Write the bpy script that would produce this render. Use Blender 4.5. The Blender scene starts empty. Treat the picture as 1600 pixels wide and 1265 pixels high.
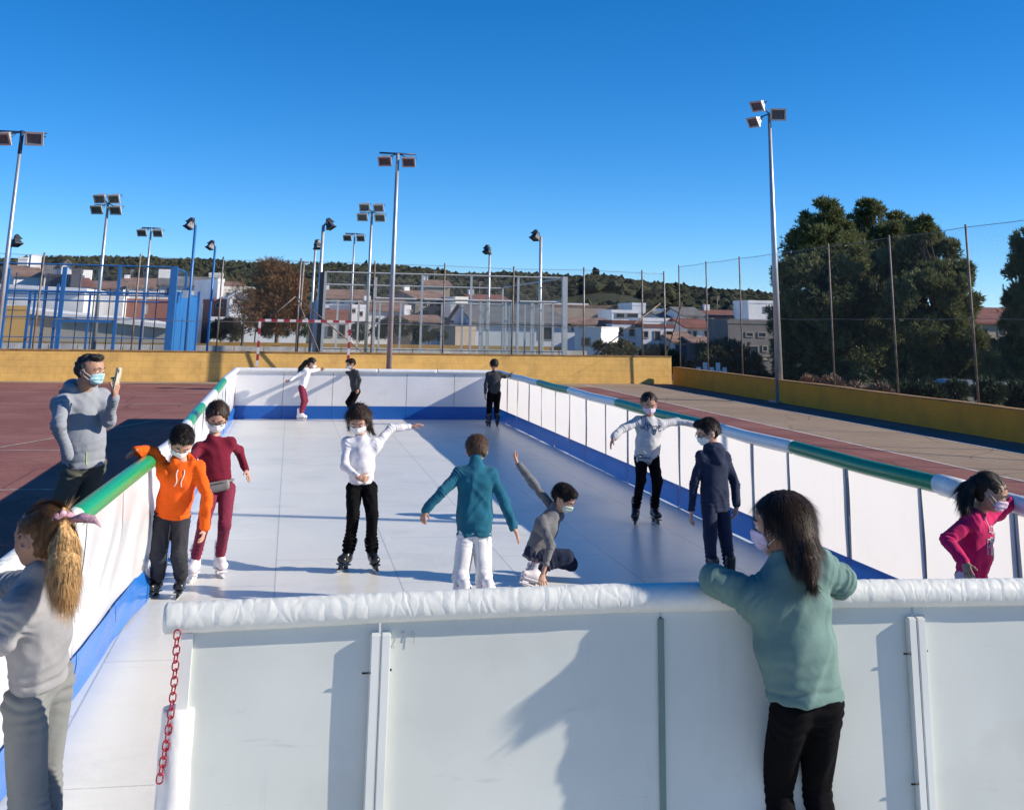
import bpy, bmesh, math, random, time
import numpy as np
from mathutils import Vector, Matrix, noise as mnoise
from mathutils.bvhtree import BVHTree
T0 = time.time()
sc = bpy.context.scene
COL = sc.collection
rad = math.radians

# ------------------------------------------------------------------ camera
FPX, CXP, CYP = 1780.0, 800.0, 67.126
CAMZ = 2.05
RM = np.array([[0.9825684598374161, -0.06100915273500297, -0.17560496865204217],
               [-0.18507761051647878, -0.23221820553571446, -0.9548931788966152],
               [0.017478553093383486, 0.9707484680906427, -0.2394617127672648]])
cam_d = bpy.data.cameras.new('camera'); cam = bpy.data.objects.new('camera', cam_d); COL.objects.link(cam)
cam_d.sensor_width = 36.0; cam_d.lens = FPX/1600.0*36.0
cam_d.shift_y = (CYP-632.5)/1600.0
cam_d.clip_start = 0.05; cam_d.clip_end = 5000
M = Matrix([list(r) for r in RM]).to_4x4(); M.translation = (0, 0, CAMZ)
cam.matrix_world = M
sc.camera = cam

# ------------------------------------------------------------------ sun and sky
SUN_EL = rad(26.0); SUN_H = (0.9655, -0.2605)          # horizontal direction towards the sun
world = bpy.data.worlds.new('World'); sc.world = world; world.use_nodes = True
wn = world.node_tree; wn.nodes.clear()
sky = wn.nodes.new('ShaderNodeTexSky'); sky.sky_type = 'NISHITA'; sky.sun_disc = False
sky.sun_elevation = SUN_EL; sky.sun_rotation = math.atan2(SUN_H[0], SUN_H[1])
sky.air_density = 0.7; sky.dust_density = 0.0; sky.ozone_density = 6.0; sky.altitude = 400
bg = wn.nodes.new('ShaderNodeBackground'); bg.inputs[1].default_value = 0.122
wo = wn.nodes.new('ShaderNodeOutputWorld')
hs = wn.nodes.new('ShaderNodeHueSaturation'); hs.inputs['Saturation'].default_value = 1.22; wn.links.new(sky.outputs[0], hs.inputs['Color']); wn.links.new(hs.outputs[0], bg.inputs[0]); wn.links.new(bg.outputs[0], wo.inputs[0])
sun_d = bpy.data.lights.new('sun', 'SUN'); sun = bpy.data.objects.new('sun', sun_d); COL.objects.link(sun)
sun_d.energy = 5.0; sun_d.angle = rad(0.5); sun_d.color = (1.0, 0.89, 0.75)
sdir = Vector((SUN_H[0]*math.cos(SUN_EL), SUN_H[1]*math.cos(SUN_EL), math.sin(SUN_EL)))
sun.rotation_euler = sdir.to_track_quat('Z', 'Y').to_euler()
sc.view_settings.view_transform = 'Standard'; sc.view_settings.look = 'None'
sc.view_settings.gamma = 1.0; sc.view_settings.exposure = 0.46
sc.cycles.transparent_max_bounces = 32
sc.cycles.max_bounces = 8

# ------------------------------------------------------------------ measuring helpers (read off the photo once, give metres)
def _ray(u, v): return RM @ np.array([u-CXP, -(v-CYP), -FPX])
def onz(u, v, z=0.0):
    r = _ray(u, v); t = (z-CAMZ)/r[2]; return Vector((r[0]*t, r[1]*t, z))
def ony(u, v, y):
    r = _ray(u, v); t = y/r[1]; return Vector((r[0]*t, y, CAMZ+r[2]*t))
def onx(u, v, x):
    r = _ray(u, v); t = x/r[0]; return Vector((x, r[1]*t, CAMZ+r[2]*t))

# ------------------------------------------------------------------ materials
def new_mat(name):
    m = bpy.data.materials.new(name); m.use_nodes = True
    nt = m.node_tree; b = nt.nodes['Principled BSDF']
    return m, nt, b
def N(nt, t, **kw):
    n = nt.nodes.new(t)
    for k, v in kw.items(): setattr(n, k, v)
    return n
def mat(name, col, rough=0.7, metal=0.0, var=0.12, scale=6.0, bump=0.0, bscale=60.0, spec=0.5, trans=0.0, sss=0.0, stretch=None, detail=6, bdist=0.01):
    m, nt, b = new_mat(name)
    b.inputs['Roughness'].default_value = rough; b.inputs['Metallic'].default_value = metal
    b.inputs['Specular IOR Level'].default_value = spec
    tc = N(nt, 'ShaderNodeTexCoord'); src = tc.outputs['Object']
    if stretch:
        mp = N(nt, 'ShaderNodeMapping'); mp.inputs['Scale'].default_value = stretch
        nt.links.new(src, mp.inputs[0]); src = mp.outputs[0]
    c = (col[0], col[1], col[2], 1)
    if var > 0:
        no = N(nt, 'ShaderNodeTexNoise'); no.inputs['Scale'].default_value = scale; no.inputs['Detail'].default_value = detail
        nt.links.new(src, no.inputs['Vector'])
        r = N(nt, 'ShaderNodeValToRGB')
        r.color_ramp.elements[0].position = 0.3; r.color_ramp.elements[1].position = 0.7
        r.color_ramp.elements[0].color = tuple(max(0, x*(1-var)) for x in col)+(1,)
        r.color_ramp.elements[1].color = tuple(min(1, x*(1+var)) for x in col)+(1,)
        nt.links.new(no.outputs[0], r.inputs[0]); nt.links.new(r.outputs[0], b.inputs['Base Color'])
    else: b.inputs['Base Color'].default_value = c
    if bump > 0:
        n2 = N(nt, 'ShaderNodeTexNoise'); n2.inputs['Scale'].default_value = bscale; n2.inputs['Detail'].default_value = 4
        nt.links.new(src, n2.inputs['Vector'])
        bp = N(nt, 'ShaderNodeBump'); bp.inputs['Strength'].default_value = bump; bp.inputs['Distance'].default_value = bdist
        nt.links.new(n2.outputs[0], bp.inputs['Height']); nt.links.new(bp.outputs[0], b.inputs['Normal'])
    if sss > 0:
        b.inputs['Subsurface Weight'].default_value = sss; b.inputs['Subsurface Radius'].default_value = (0.012, 0.005, 0.003)
    if trans > 0:
        tr = N(nt, 'ShaderNodeBsdfTranslucent'); tr.inputs[0].default_value = c
        mx = N(nt, 'ShaderNodeMixShader'); mx.inputs[0].default_value = trans
        out = nt.nodes['Material Output']
        nt.links.new(b.outputs[0], mx.inputs[1]); nt.links.new(tr.outputs[0], mx.inputs[2]); nt.links.new(mx.outputs[0], out.inputs[0])
    return m
def see_through(name, col, kind, cell=0.05, width=0.08, tint=(0.75, 0.85, 0.85), alpha=0.1):
    """net (diamond/square wires) or thin glass"""
    m, nt, b = new_mat(name); out = nt.nodes['Material Output']
    b.inputs['Base Color'].default_value = col+(1,); b.inputs['Roughness'].default_value = 0.6
    tr = N(nt, 'ShaderNodeBsdfTransparent'); mx = N(nt, 'ShaderNodeMixShader')
    nt.links.new(tr.outputs[0], mx.inputs[1]); nt.links.new(b.outputs[0], mx.inputs[2]); nt.links.new(mx.outputs[0], out.inputs[0])
    if kind == 'glass':
        tr.inputs[0].default_value = tint+(1,); b.inputs['Roughness'].default_value = 0.05; mx.inputs[0].default_value = alpha
        return m
    tc = N(nt, 'ShaderNodeTexCoord'); sp = N(nt, 'ShaderNodeSeparateXYZ'); nt.links.new(tc.outputs['Object'], sp.inputs[0])
    h = N(nt, 'ShaderNodeMath', operation='ADD'); nt.links.new(sp.outputs[0], h.inputs[0]); nt.links.new(sp.outputs[1], h.inputs[1])
    def frac(a, bb, op):
        s = N(nt, 'ShaderNodeMath', operation=op); nt.links.new(a, s.inputs[0]); nt.links.new(bb, s.inputs[1])
        d = N(nt, 'ShaderNodeMath', operation='DIVIDE'); nt.links.new(s.outputs[0], d.inputs[0]); d.inputs[1].default_value = cell*1.414
        f = N(nt, 'ShaderNodeMath', operation='FRACT'); nt.links.new(d.outputs[0], f.inputs[0])
        l = N(nt, 'ShaderNodeMath', operation='LESS_THAN'); nt.links.new(f.outputs[0], l.inputs[0]); l.inputs[1].default_value = width
        return l
    if kind == 'net':
        a = frac(h.outputs[0], sp.outputs[2], 'ADD'); c = frac(h.outputs[0], sp.outputs[2], 'SUBTRACT')
    else:
        z = N(nt, 'ShaderNodeValue'); z.outputs[0].default_value = 0
        a = frac(h.outputs[0], z.outputs[0], 'ADD'); c = frac(sp.outputs[2], z.outputs[0], 'ADD')
    mm = N(nt, 'ShaderNodeMath', operation='MAXIMUM'); nt.links.new(a.outputs[0], mm.inputs[0]); nt.links.new(c.outputs[0], mm.inputs[1])
    nt.links.new(mm.outputs[0], mx.inputs[0])
    return m

# ------------------------------------------------------------------ mesh helpers
class MB:
    def __init__(s): s.v = []; s.f = []; s.smooth = []
    def add(s, vs, fs, sm=False):
        o = len(s.v); s.v += [tuple(p) for p in vs]; s.f += [tuple(i+o for i in f) for f in fs]; s.smooth += [sm]*len(fs); return s
    def box(s, a, b):
        x0, y0, z0 = a; x1, y1, z1 = b
        return s.add([(x0,y0,z0),(x1,y0,z0),(x1,y1,z0),(x0,y1,z0),(x0,y0,z1),(x1,y0,z1),(x1,y1,z1),(x0,y1,z1)],
                     [(0,3,2,1),(4,5,6,7),(0,1,5,4),(1,2,6,5),(2,3,7,6),(3,0,4,7)])
    def obox(s, c, ax, ay, az):
        c, ax, ay, az = map(Vector, (c, ax, ay, az)); vs = []
        for z in (-1, 1):
            for x, y in ((-1,-1),(1,-1),(1,1),(-1,1)): vs.append(c+ax*x+ay*y+az*z)
        return s.add(vs, [(0,3,2,1),(4,5,6,7),(0,1,5,4),(1,2,6,5),(2,3,7,6),(3,0,4,7)])
    def tube(s, pts, r, n=8, cap=True, sm=True, sq=1.0):
        pts = [Vector(p) for p in pts]; K = len(pts); R = r if hasattr(r, '__len__') else [r]*K
        vs = []; ref = None
        for i, p in enumerate(pts):
            d = (pts[min(i+1, K-1)]-pts[max(i-1, 0)]).normalized()
            if ref is None:
                ref = Vector((0, 0, 1)) if abs(d.z) < 0.9 else Vector((1, 0, 0))
            x = d.cross(ref).normalized(); y = x.cross(d).normalized(); ref = y
            for k in range(n):
                a = 2*math.pi*k/n; vs.append(p+x*math.cos(a)*R[i]+y*math.sin(a)*R[i]*sq)
        fs = []
        for i in range(K-1):
            for k in range(n):
                a = i*n+k; b = i*n+(k+1) % n; fs.append((a, a+n, b+n, b))
        if cap: fs += [tuple(range(n)), tuple((K-1)*n+k for k in reversed(range(n)))]
        s.add(vs, fs, sm); return s
    def prism(s, poly, y0, y1):      # polygon in x,z extruded along y
        n = len(poly); vs = [(x, y0, z) for x, z in poly]+[(x, y1, z) for x, z in poly]
        return s.add(vs, [tuple(range(n)), tuple(n+i for i in reversed(range(n)))]+[(i, n+i, n+(i+1) % n, (i+1) % n) for i in range(n)])
    def build(s, name, m, parent=None, kind=None):
        me = bpy.data.meshes.new(name); me.from_pydata(s.v, [], s.f)
        if any(s.smooth): me.polygons.foreach_set('use_smooth', s.smooth)
        me.update(); bm = bmesh.new(); bm.from_mesh(me); bmesh.ops.recalc_face_normals(bm, faces=bm.faces); bm.to_mesh(me); bm.free()
        return link(name, me, m, parent, kind)
def link(name, me, m, parent=None, kind=None):
    o = bpy.data.objects.new(name, me); COL.objects.link(o)
    if m is not None: me.materials.append(m)
    if parent is not None: o.parent = parent
    if kind: o['kind'] = kind
    return o
def tag(o, label, cat, group=None, kind=None):
    if label: o['label'] = label
    if cat: o['category'] = cat
    if group: o['group'] = group
    if kind: o['kind'] = kind
    return o
def empty(name, loc, label=None, cat=None, group=None):
    o = bpy.data.objects.new(name, None); COL.objects.link(o); o.location = loc; o.empty_display_size = 0.1
    return tag(o, label, cat, group)
def mesh_np(name, V, F, m, parent=None, smooth=True):
    me = bpy.data.meshes.new(name)
    V = np.asarray(V, np.float32); F = np.asarray(F, np.int32); k = F.shape[1]
    me.vertices.add(len(V)); me.vertices.foreach_set('co', V.ravel())
    me.loops.add(F.size); me.loops.foreach_set('vertex_index', F.ravel())
    me.polygons.add(len(F)); me.polygons.foreach_set('loop_start', np.arange(0, F.size, k, dtype=np.int32))
    me.polygons.foreach_set('use_smooth', np.full(len(F), smooth)); me.update(calc_edges=True); me.validate()
    return link(name, me, m, parent)
def fbm(x, y, seed=0.0, oct=4):
    return mnoise.fractal(Vector((x, y, seed)), 1.0, 2.0, oct)
# ================================================================== ground, courts, hills
rnd = random.Random(7)
def ground_mat(name, c1, c2, s1=0.35, bump=0.25, c3=None, streak=None, rough=0.9, crack=False):
    m, nt, b = new_mat(name); b.inputs['Roughness'].default_value = rough; b.inputs['Specular IOR Level'].default_value = 0.25
    tc = N(nt, 'ShaderNodeTexCoord')
    n1 = N(nt, 'ShaderNodeTexNoise'); n1.inputs['Scale'].default_value = s1; n1.inputs['Detail'].default_value = 10; n1.inputs['Roughness'].default_value = 0.65
    nt.links.new(tc.outputs['Object'], n1.inputs['Vector'])
    r = N(nt, 'ShaderNodeValToRGB'); e = r.color_ramp.elements; e[0].position = 0.33; e[1].position = 0.68
    e[0].color = c1+(1,); e[1].color = c2+(1,)
    if c3: k = e.new(0.5); k.color = c3+(1,)
    nt.links.new(n1.outputs[0], r.inputs[0]); last = r.outputs[0]
    n3 = N(nt, 'ShaderNodeTexNoise'); n3.inputs['Scale'].default_value = 38; n3.inputs['Detail'].default_value = 5
    mp = N(nt, 'ShaderNodeMapping'); mp.inputs['Scale'].default_value = streak or (1, 1, 1)
    nt.links.new(tc.outputs['Object'], mp.inputs[0]); nt.links.new(mp.outputs[0], n3.inputs['Vector'])
    mr = N(nt, 'ShaderNodeMapRange'); mr.inputs[1].default_value = 0.3; mr.inputs[2].default_value = 0.7; mr.inputs[3].default_value = 0.82; mr.inputs[4].default_value = 1.15
    nt.links.new(n3.outputs[0], mr.inputs[0])
    mu = N(nt, 'ShaderNodeMixRGB', blend_type='MULTIPLY'); mu.inputs[0].default_value = 1
    nt.links.new(last, mu.inputs[1]); nt.links.new(mr.outputs[0], mu.inputs[2]); last = mu.outputs[0]
    if crack:
        vo = N(nt, 'ShaderNodeTexVoronoi', feature='DISTANCE_TO_EDGE'); vo.inputs['Scale'].default_value = 0.45
        nd = N(nt, 'ShaderNodeMixRGB', blend_type='ADD'); nd.inputs[0].default_value = 0.25
        nt.links.new(tc.outputs['Object'], nd.inputs[1]); nt.links.new(n1.outputs['Color'], nd.inputs[2]); nt.links.new(nd.outputs[0], vo.inputs['Vector'])
        l2 = N(nt, 'ShaderNodeMapRange'); l2.inputs[1].default_value = 0.0; l2.inputs[2].default_value = 0.012; l2.inputs[3].default_value = 0.6; l2.inputs[4].default_value = 1.0
        nt.links.new(vo.outputs[0], l2.inputs[0])
        m2 = N(nt, 'ShaderNodeMixRGB', blend_type='MULTIPLY'); m2.inputs[0].default_value = 1
        nt.links.new(last, m2.inputs[1]); nt.links.new(l2.outputs[0], m2.inputs[2]); last = m2.outputs[0]
    nt.links.new(last, b.inputs['Base Color'])
    bp = N(nt, 'ShaderNodeBump'); bp.inputs['Strength'].default_value = bump; bp.inputs['Distance'].default_value = 0.01
    nt.links.new(n3.outputs[0], bp.inputs['Height']); nt.links.new(bp.outputs[0], b.inputs['Normal'])
    return m
m_red = ground_mat('red_court_paint', (0.20, 0.076, 0.066), (0.29, 0.135, 0.112), 0.5, 0.3, crack=True, streak=(1, 0.3, 1))
m_conc = ground_mat('worn_concrete', (0.275, 0.20, 0.14), (0.365, 0.28, 0.20), 0.4, 0.3, streak=(0.3, 1, 1), crack=True)
m_wallshade = ground_mat('painted_wall_shade', (0.10, 0.09, 0.085), (0.16, 0.14, 0.13), 1.5, 0.4)  # dark tone paints the right wall's shade into the ground colour
m_earth = ground_mat('dry_grass_earth', (0.085, 0.08, 0.04), (0.19, 0.155, 0.085), 0.08, 0.5, c3=(0.12, 0.12, 0.055))
m_line = mat('line_paint', (0.42, 0.36, 0.33), 0.8, var=0.35, scale=9)
m_line2 = mat('white_line_paint', (0.55, 0.50, 0.46), 0.8, var=0.3, scale=9)

def terr(x, y):
    """height of the land: flat sports ground, falling away beyond the right-hand wall and rising to the hill"""
    h = -0.09
    k = min(1, max(0, (x-15.2)/14)); k *= min(1, max(0, (y+8)/10))
    h -= 2.4*k*k*(3-2*k)
    k2 = min(1, max(0, (y-44)/50.0))*min(1, max(0, (x-8-0.06*y)/14)); h2 = -0.09-1.3*k2*k2*(3-2*k2)
    h = min(h, h2)
    return h
# ground sheet: graded grid out to the horizon
xs = sorted(set([-2500,-1500,-900,-500,-300,-180,-120,-80,-50,-30,-15,-6,0,5,10,14.4,15.2]+[15.2+i*1.6 for i in range(1, 13)]+[40,48,60,80,110,150,200,300,450,700,1100,1800,2800]))
ys = sorted(set([-300,-100,-40,-20,-8,-4,0,2,10,20,30,38,44]+[44+i*6 for i in range(1, 10)]+[105,120,140,170,210,260,330,420,600,900,1400,2200,3500]))
def extend(x, y):
    return terr(x, y)
V = [(x, y, extend(x, y)) for y in ys for x in xs]; nx = len(xs)
F = [(j*nx+i, j*nx+i+1, (j+1)*nx+i+1, (j+1)*nx+i) for j in range(len(ys)-1) for i in range(nx-1)]
link('ground', bpy.data.meshes.new('ground'), None)
bpy.data.objects.remove(bpy.data.objects['ground'])
mb = MB(); mb.add(V, F, True); mb.build('ground', m_earth, kind='structure')
ZC = -0.05
mb = MB(); mb.box((-40, -8, ZC-0.03), (10.62, 42.6, ZC)); mb.build('sports_court', m_red, kind='structure')
mb = MB(); mb.box((10.623, -8, ZC-0.03), (13.05, 43.2, ZC)); mb.build('concrete_path', m_conc, kind='structure')
mb = MB(); mb.box((13.053, -8, ZC-0.03), (14.25, 43.2, ZC)); mb.build('wall_shade_strip', m_wallshade, kind='structure')  # added dark strip, painted shade at the foot of the right wall
mb = MB(); mb.box((-40, 40.35, ZC), (10.62, 42.6, ZC+0.004)); mb.build('court_edge_strip', m_conc, kind='structure')
mb = MB()
def line(mb, a, b, w=0.06, z=ZC+0.004):
    a = Vector((a[0], a[1], z)); b = Vector((b[0], b[1], z)); d = (b-a).normalized(); n = Vector((-d.y, d.x, 0))*w/2
    mb.add([a-n, b-n, b+n, a+n], [(0, 1, 2, 3)])
line(mb, (-40, 20.4), (-3.2, 20.4)); line(mb, (-40, 15.9), (-1.5, 15.9)); line(mb, (-5.9, 17.0), (-2.6, 26.2), 0.06, ZC+0.008)
line(mb, (-40, 31), (-1.5, 31)); line(mb, (-40, 35.5), (10.4, 35.5)); line(mb, (-9, 4), (-9, 40)); line(mb,(5.6,29.5),(10.4,29.5)); line(mb,(5.6,12.3),(10.4,12.3))
mb.build('court_lines', m_line, kind='structure')
mb = MB(); line(mb, (10.66, -8), (10.66, 42), 0.07); line(mb, (13.02, -8), (13.02, 43), 0.09); mb.build('edge_lines', m_line2, kind='structure')

# hill ------------------------------------------------------------
RIDGE = [(-2600,380),(-600,396),(0,399),(60,402),(120,403),(180,402),(300,407),(400,411),(500,414),(600,419),(660,421),(700,425),(760,424),(830,429),(880,433),(940,430),(1000,441),(1060,446),(1100,452),(1140,455),(1200,461),(1300,470),(1400,482),(1600,490),(2000,505),(4000,520)]
def ridge_z(u, Y):
    for (u0, v0), (u1, v1) in zip(RIDGE, RIDGE[1:]):
        if u0 <= u <= u1: v = v0+(v1-v0)*(u-u0)/(u1-u0); break
    return ony(u, v, Y).z
def u_of(x, y): return 455.0+1780.0*x/y*0.985
YH0, YH1, YH2 = 230.0, 720.0, 1300.0
def hill_z(x, y):
    u = min(3900, max(-2500, u_of(x, y))); R = ridge_z(u, YH1)-4.0
    t = min(1, max(0, (y-YH0)/(YH1-YH0))); s = t*t*(3-2*t)*0.5+t*0.5
    z = -3+(R+3)*s if y <= YH1 else R-(y-YH1)*0.05
    z += fbm(x*0.012, y*0.012, 3.3, 5)*5.0*min(1, t*2.5)*(1-t*0.55)
    return z
V = []; nx = 150; ny = 60
for j in range(ny):
    y = YH0+(YH2-YH0)*(j/(ny-1))**1.1
    for i in range(nx):
        x = (-0.95+1.95*i/(nx-1))*y; V.append((x, y, hill_z(x, y)))
F = [(j*nx+i, j*nx+i+1, (j+1)*nx+i+1, (j+1)*nx+i) for j in range(ny-1) for i in range(nx-1)]
m_hill = ground_mat('scrub_hillside', (0.022, 0.028, 0.015), (0.065, 0.06, 0.035), 0.02, 0.4, c3=(0.034, 0.04, 0.02))
mb = MB(); mb.add(V, F, True); mb.build('hill', m_hill, kind='structure')
# wooded cover of the hill
def ico():
    bm = bmesh.new(); bmesh.ops.create_icosphere(bm, subdivisions=1, radius=1.0)
    v = np.array([p.co[:] for p in bm.verts]); f = np.array([[q.index for q in p.verts] for p in bm.faces]); bm.free(); return v, f
IV, IF = ico()
rs = np.random.RandomState(3); VV = []; FF = []; off = 0
cnt = 0
while cnt < 20000:
    y = YH0+40+(YH1-YH0)*rs.rand()**0.6*1.02; u = rs.uniform(-150, 1850); x = (u-455)/1753.*y
    dens = fbm(x*0.008, y*0.008, 9.1, 3)
    if dens < -0.22 and y < YH1-70: continue
    if y > YH1+8: continue
    r = rs.uniform(1.5, 3.3)*(0.85 if y < 400 else 1.0); z = hill_z(x, y)
    vv = IV*(1+0.28*rs.standard_normal((len(IV), 1)))*np.array([r, r, r*rs.uniform(0.65, 0.95)])+np.array([x, y, z+r*0.45])
    VV.append(vv); FF.append(IF+off); off += len(vv); cnt += 1
m_wood = mat('hill_foliage', (0.036, 0.040, 0.022), 0.95, var=0.55, scale=0.12, spec=0.1)
o = mesh_np('hillside_wood', np.concatenate(VV), np.concatenate(FF), m_wood, smooth=False)
tag(o, 'dark evergreen scrub and trees covering the hill behind the town', 'woodland', kind='stuff')

# ================================================================== yellow walls
def wall_mat(name, c, c2, brick=True):
    m, nt, b = new_mat(name); b.inputs['Roughness'].default_value = 0.9; b.inputs['Specular IOR Level'].default_value = 0.2
    tc = N(nt, 'ShaderNodeTexCoord'); sp = N(nt, 'ShaderNodeSeparateXYZ'); nt.links.new(tc.outputs['Object'], sp.inputs[0])
    ad = N(nt, 'ShaderNodeMath', operation='ADD'); nt.links.new(sp.outputs[0], ad.inputs[0]); nt.links.new(sp.outputs[1], ad.inputs[1])
    cb = N(nt, 'ShaderNodeCombineXYZ'); nt.links.new(ad.outputs[0], cb.inputs[0]); nt.links.new(sp.outputs[2], cb.inputs[1])
    br = N(nt, 'ShaderNodeTexBrick'); br.inputs['Scale'].default_value = 1.0; br.inputs['Brick Width'].default_value = 0.42; br.inputs['Row Height'].default_value = 0.205
    br.inputs['Mortar Size'].default_value = 0.006; br.inputs['Color1'].default_value = (1, 1, 1, 1); br.inputs['Color2'].default_value = (0.93, 0.93, 0.93, 1); br.inputs['Mortar'].default_value = (0.78, 0.78, 0.78, 1)
    nt.links.new(cb.outputs[0], br.inputs['Vector'])
    n1 = N(nt, 'ShaderNodeTexNoise'); n1.inputs['Scale'].default_value = 1.3; n1.inputs['Detail'].default_value = 9; n1.inputs['Roughness'].default_value = 0.7
    nt.links.new(tc.outputs['Object'], n1.inputs['Vector'])
    r = N(nt, 'ShaderNodeValToRGB'); e = r.color_ramp.elements; e[0].position = 0.34; e[1].position = 0.56; e[0].color = c2+(1,); e[1].color = c+(1,)
    nt.links.new(n1.outputs[0], r.inputs[0])
    mu = N(nt, 'ShaderNodeMixRGB', blend_type='MULTIPLY'); mu.inputs[0].default_value = 1 if brick else 0.25
    nt.links.new(r.outputs[0], mu.inputs[1]); nt.links.new(br.outputs[0], mu.inputs[2]); nt.links.new(mu.outputs[0], b.inputs['Base Color'])
    bp = N(nt, 'ShaderNodeBump'); bp.inputs['Strength'].default_value = 0.5; bp.inputs['Distance'].default_value = 0.01
    nt.links.new(br.outputs[0], bp.inputs['Height']); nt.links.new(bp.outputs[0], b.inputs['Normal'])
    return m
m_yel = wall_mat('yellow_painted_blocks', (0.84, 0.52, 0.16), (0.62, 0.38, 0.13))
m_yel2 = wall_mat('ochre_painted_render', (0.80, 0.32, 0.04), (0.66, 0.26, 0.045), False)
m_cap = mat('wall_coping', (0.30, 0.17, 0.06), 0.9, var=0.4, scale=3)
def seg_wall(p0, p1, th, z0, z1, m, label, parts=None):
    p0 = Vector((p0[0], p0[1], 0)); p1 = Vector((p1[0], p1[1], 0)); d = (p1-p0); L = d.length
    o = empty('boundary_wall', p0, label, 'wall'); o.rotation_euler.z = math.atan2(d.y, d.x)
    MB().box((0, 0, z0), (L, th, z1)).build('wall_body', m, o)
    rr = random.Random(int(L*10)); mb = MB(); x = -0.02; zt = z1
    while x < L:
        l = min(rr.uniform(1.6, 2.8), L+0.02-x); dz = rr.uniform(0, 0.012)
        mb.box((x, -0.02, z1), (x+l-0.012, th+0.02, z1+0.035+dz)); x += l
    mb.build('coping', m_cap, o)
    return o
WF0 = (-40.0, 38.9); WF1 = (14.2, 43.1)
fw = seg_wall((-40, 38.6), (14.35, 43.2), 0.2, -0.1, 0.93, m_yel, 'long yellow block wall across the far end behind the rink')
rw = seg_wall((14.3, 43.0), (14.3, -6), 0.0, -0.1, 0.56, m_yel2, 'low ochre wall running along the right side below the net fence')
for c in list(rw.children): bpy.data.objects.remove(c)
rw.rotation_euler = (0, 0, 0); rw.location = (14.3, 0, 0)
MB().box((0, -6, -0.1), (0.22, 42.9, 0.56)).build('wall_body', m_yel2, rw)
mb = MB(); y = -6; rr = random.Random(4)
while y < 42.9:
    l = min(rr.uniform(1.7, 2.6), 42.9-y); mb.box((-0.015, y, 0.56), (0.235, y+l-0.012, 0.585+rr.uniform(0, 0.015))); y += l
mb.build('coping', m_cap, rw)

# ================================================================== net fences
m_gpost = mat('galvanised_post', (0.27, 0.24, 0.22), 0.55, 0.5, var=0.35, scale=5)
m_rust = mat('rusty_post', (0.21, 0.17, 0.145), 0.7, 0.2, var=0.4, scale=6)
m_net = see_through('fence_net', (0.16, 0.17, 0.17), 'net', 0.05, 0.045)
m_net2 = see_through('steel_mesh', (0.2, 0.22, 0.24), 'grid', 0.05, 0.06)
def net_plane(name, pts, m, parent):
    mb = MB()
    for (a0, b0), (a1, b1) in zip(pts, pts[1:]): mb.add([a0, a1, b1, b0], [(0, 1, 2, 3)])
    return mb.build(name, m, parent)
rf = empty('net_fence', (14.5, 0, 0.58), 'tall rusty post net fence standing on the low right wall', 'fence')
rng_ys = [-5, -1.7, 1.6, 4.9, 8.3, 11.6, 14.9, 16.5, 19.8, 23.12, 26.48, 29.85, 33.42, 36.4, 39.6, 42.6]
rr = random.Random(2)
prev = None; pts = []
for y in rng_ys:
    t = Vector((rr.uniform(-.03, .03), rr.uniform(-.06, .06), 3.78))
    MB().tube([(0, y, -0.2), (t.x, y+t.y, t.z)], 0.025, 8).build('post', m_rust if y > 20 else m_gpost, rf)
    pts.append((Vector((0.035, y, 0.02)), Vector((t.x+0.035, y+t.y, t.z-0.04+0.0))))
net_plane('net', pts, m_net, rf)
for z in (1.75, 3.72):
    wp = []
    for (a0, b0), (a1, b1) in zip(pts, pts[1:]):
        k = (z/3.74); p = a0.lerp(b0, k); q = a1.lerp(b1, k); wp += [p, (p+q)/2-Vector((0, 0, 0.02))]
    wp.append(q); MB().tube(wp, 0.006, 4).build('tension_wire', m_gpost, rf)
for (ya, za, yb) in ((42.3, 2.35, 45.4), (19.8, 2.0, 17.0)):
    MB().tube([(0.0, ya, za), (0.15, yb, -0.3)], 0.028, 6).build('brace', m_rust, rf)
# far fence along the yellow wall
ff = empty('net_fence', (0, 0, 0), 'grey post net fence on top of the far yellow wall', 'fence')
def fwy(x): return 38.7+(43.3-38.7)*(x+40)/54.35
fpx = [55, 207, 340, 465, 585, 700, 812, 930, 1027]
fx = [-27.5, -24.4, -21.3, -18.2, -15.1, -12.2]+[ony(u, 500, 41.3).x for u in fpx]+[14.15]
pts = []
for x in fx:
    y = fwy(x); a = Vector((x, y, 0.9)); b = Vector((x+rr.uniform(-.04, .04), y, 4.16+rr.uniform(-.05, .05)))
    MB().tube([a-Vector((0, 0, .1)), b], 0.032, 6).build('post', m_gpost if int(x*7) % 2 else m_rust, ff); pts.append((a+Vector((0, .04, 0)), b+Vector((0, .04, -.06))))
net_plane('net', pts, m_net, ff)
for k in (0.985, 0.33): MB().tube([a0.lerp(b0, k) for a0, b0 in pts], 0.006 if k > .9 else 0.01, 4).build('tension_wire', m_gpost, ff)
for (u0, v0, u1, v1) in ((1032, 474, 925, 557), (462, 463, 405, 510), (463, 464, 570, 553), (463, 464, 500, 553)):
    a = ony(u0, v0, fwy(12) if u0 > 900 else 41.3); b = ony(u1, v1, (fwy(10) if u0 > 900 else 41.3)+0.05); MB().tube([a, b], 0.024, 6).build('brace', m_rust, ff)

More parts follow.
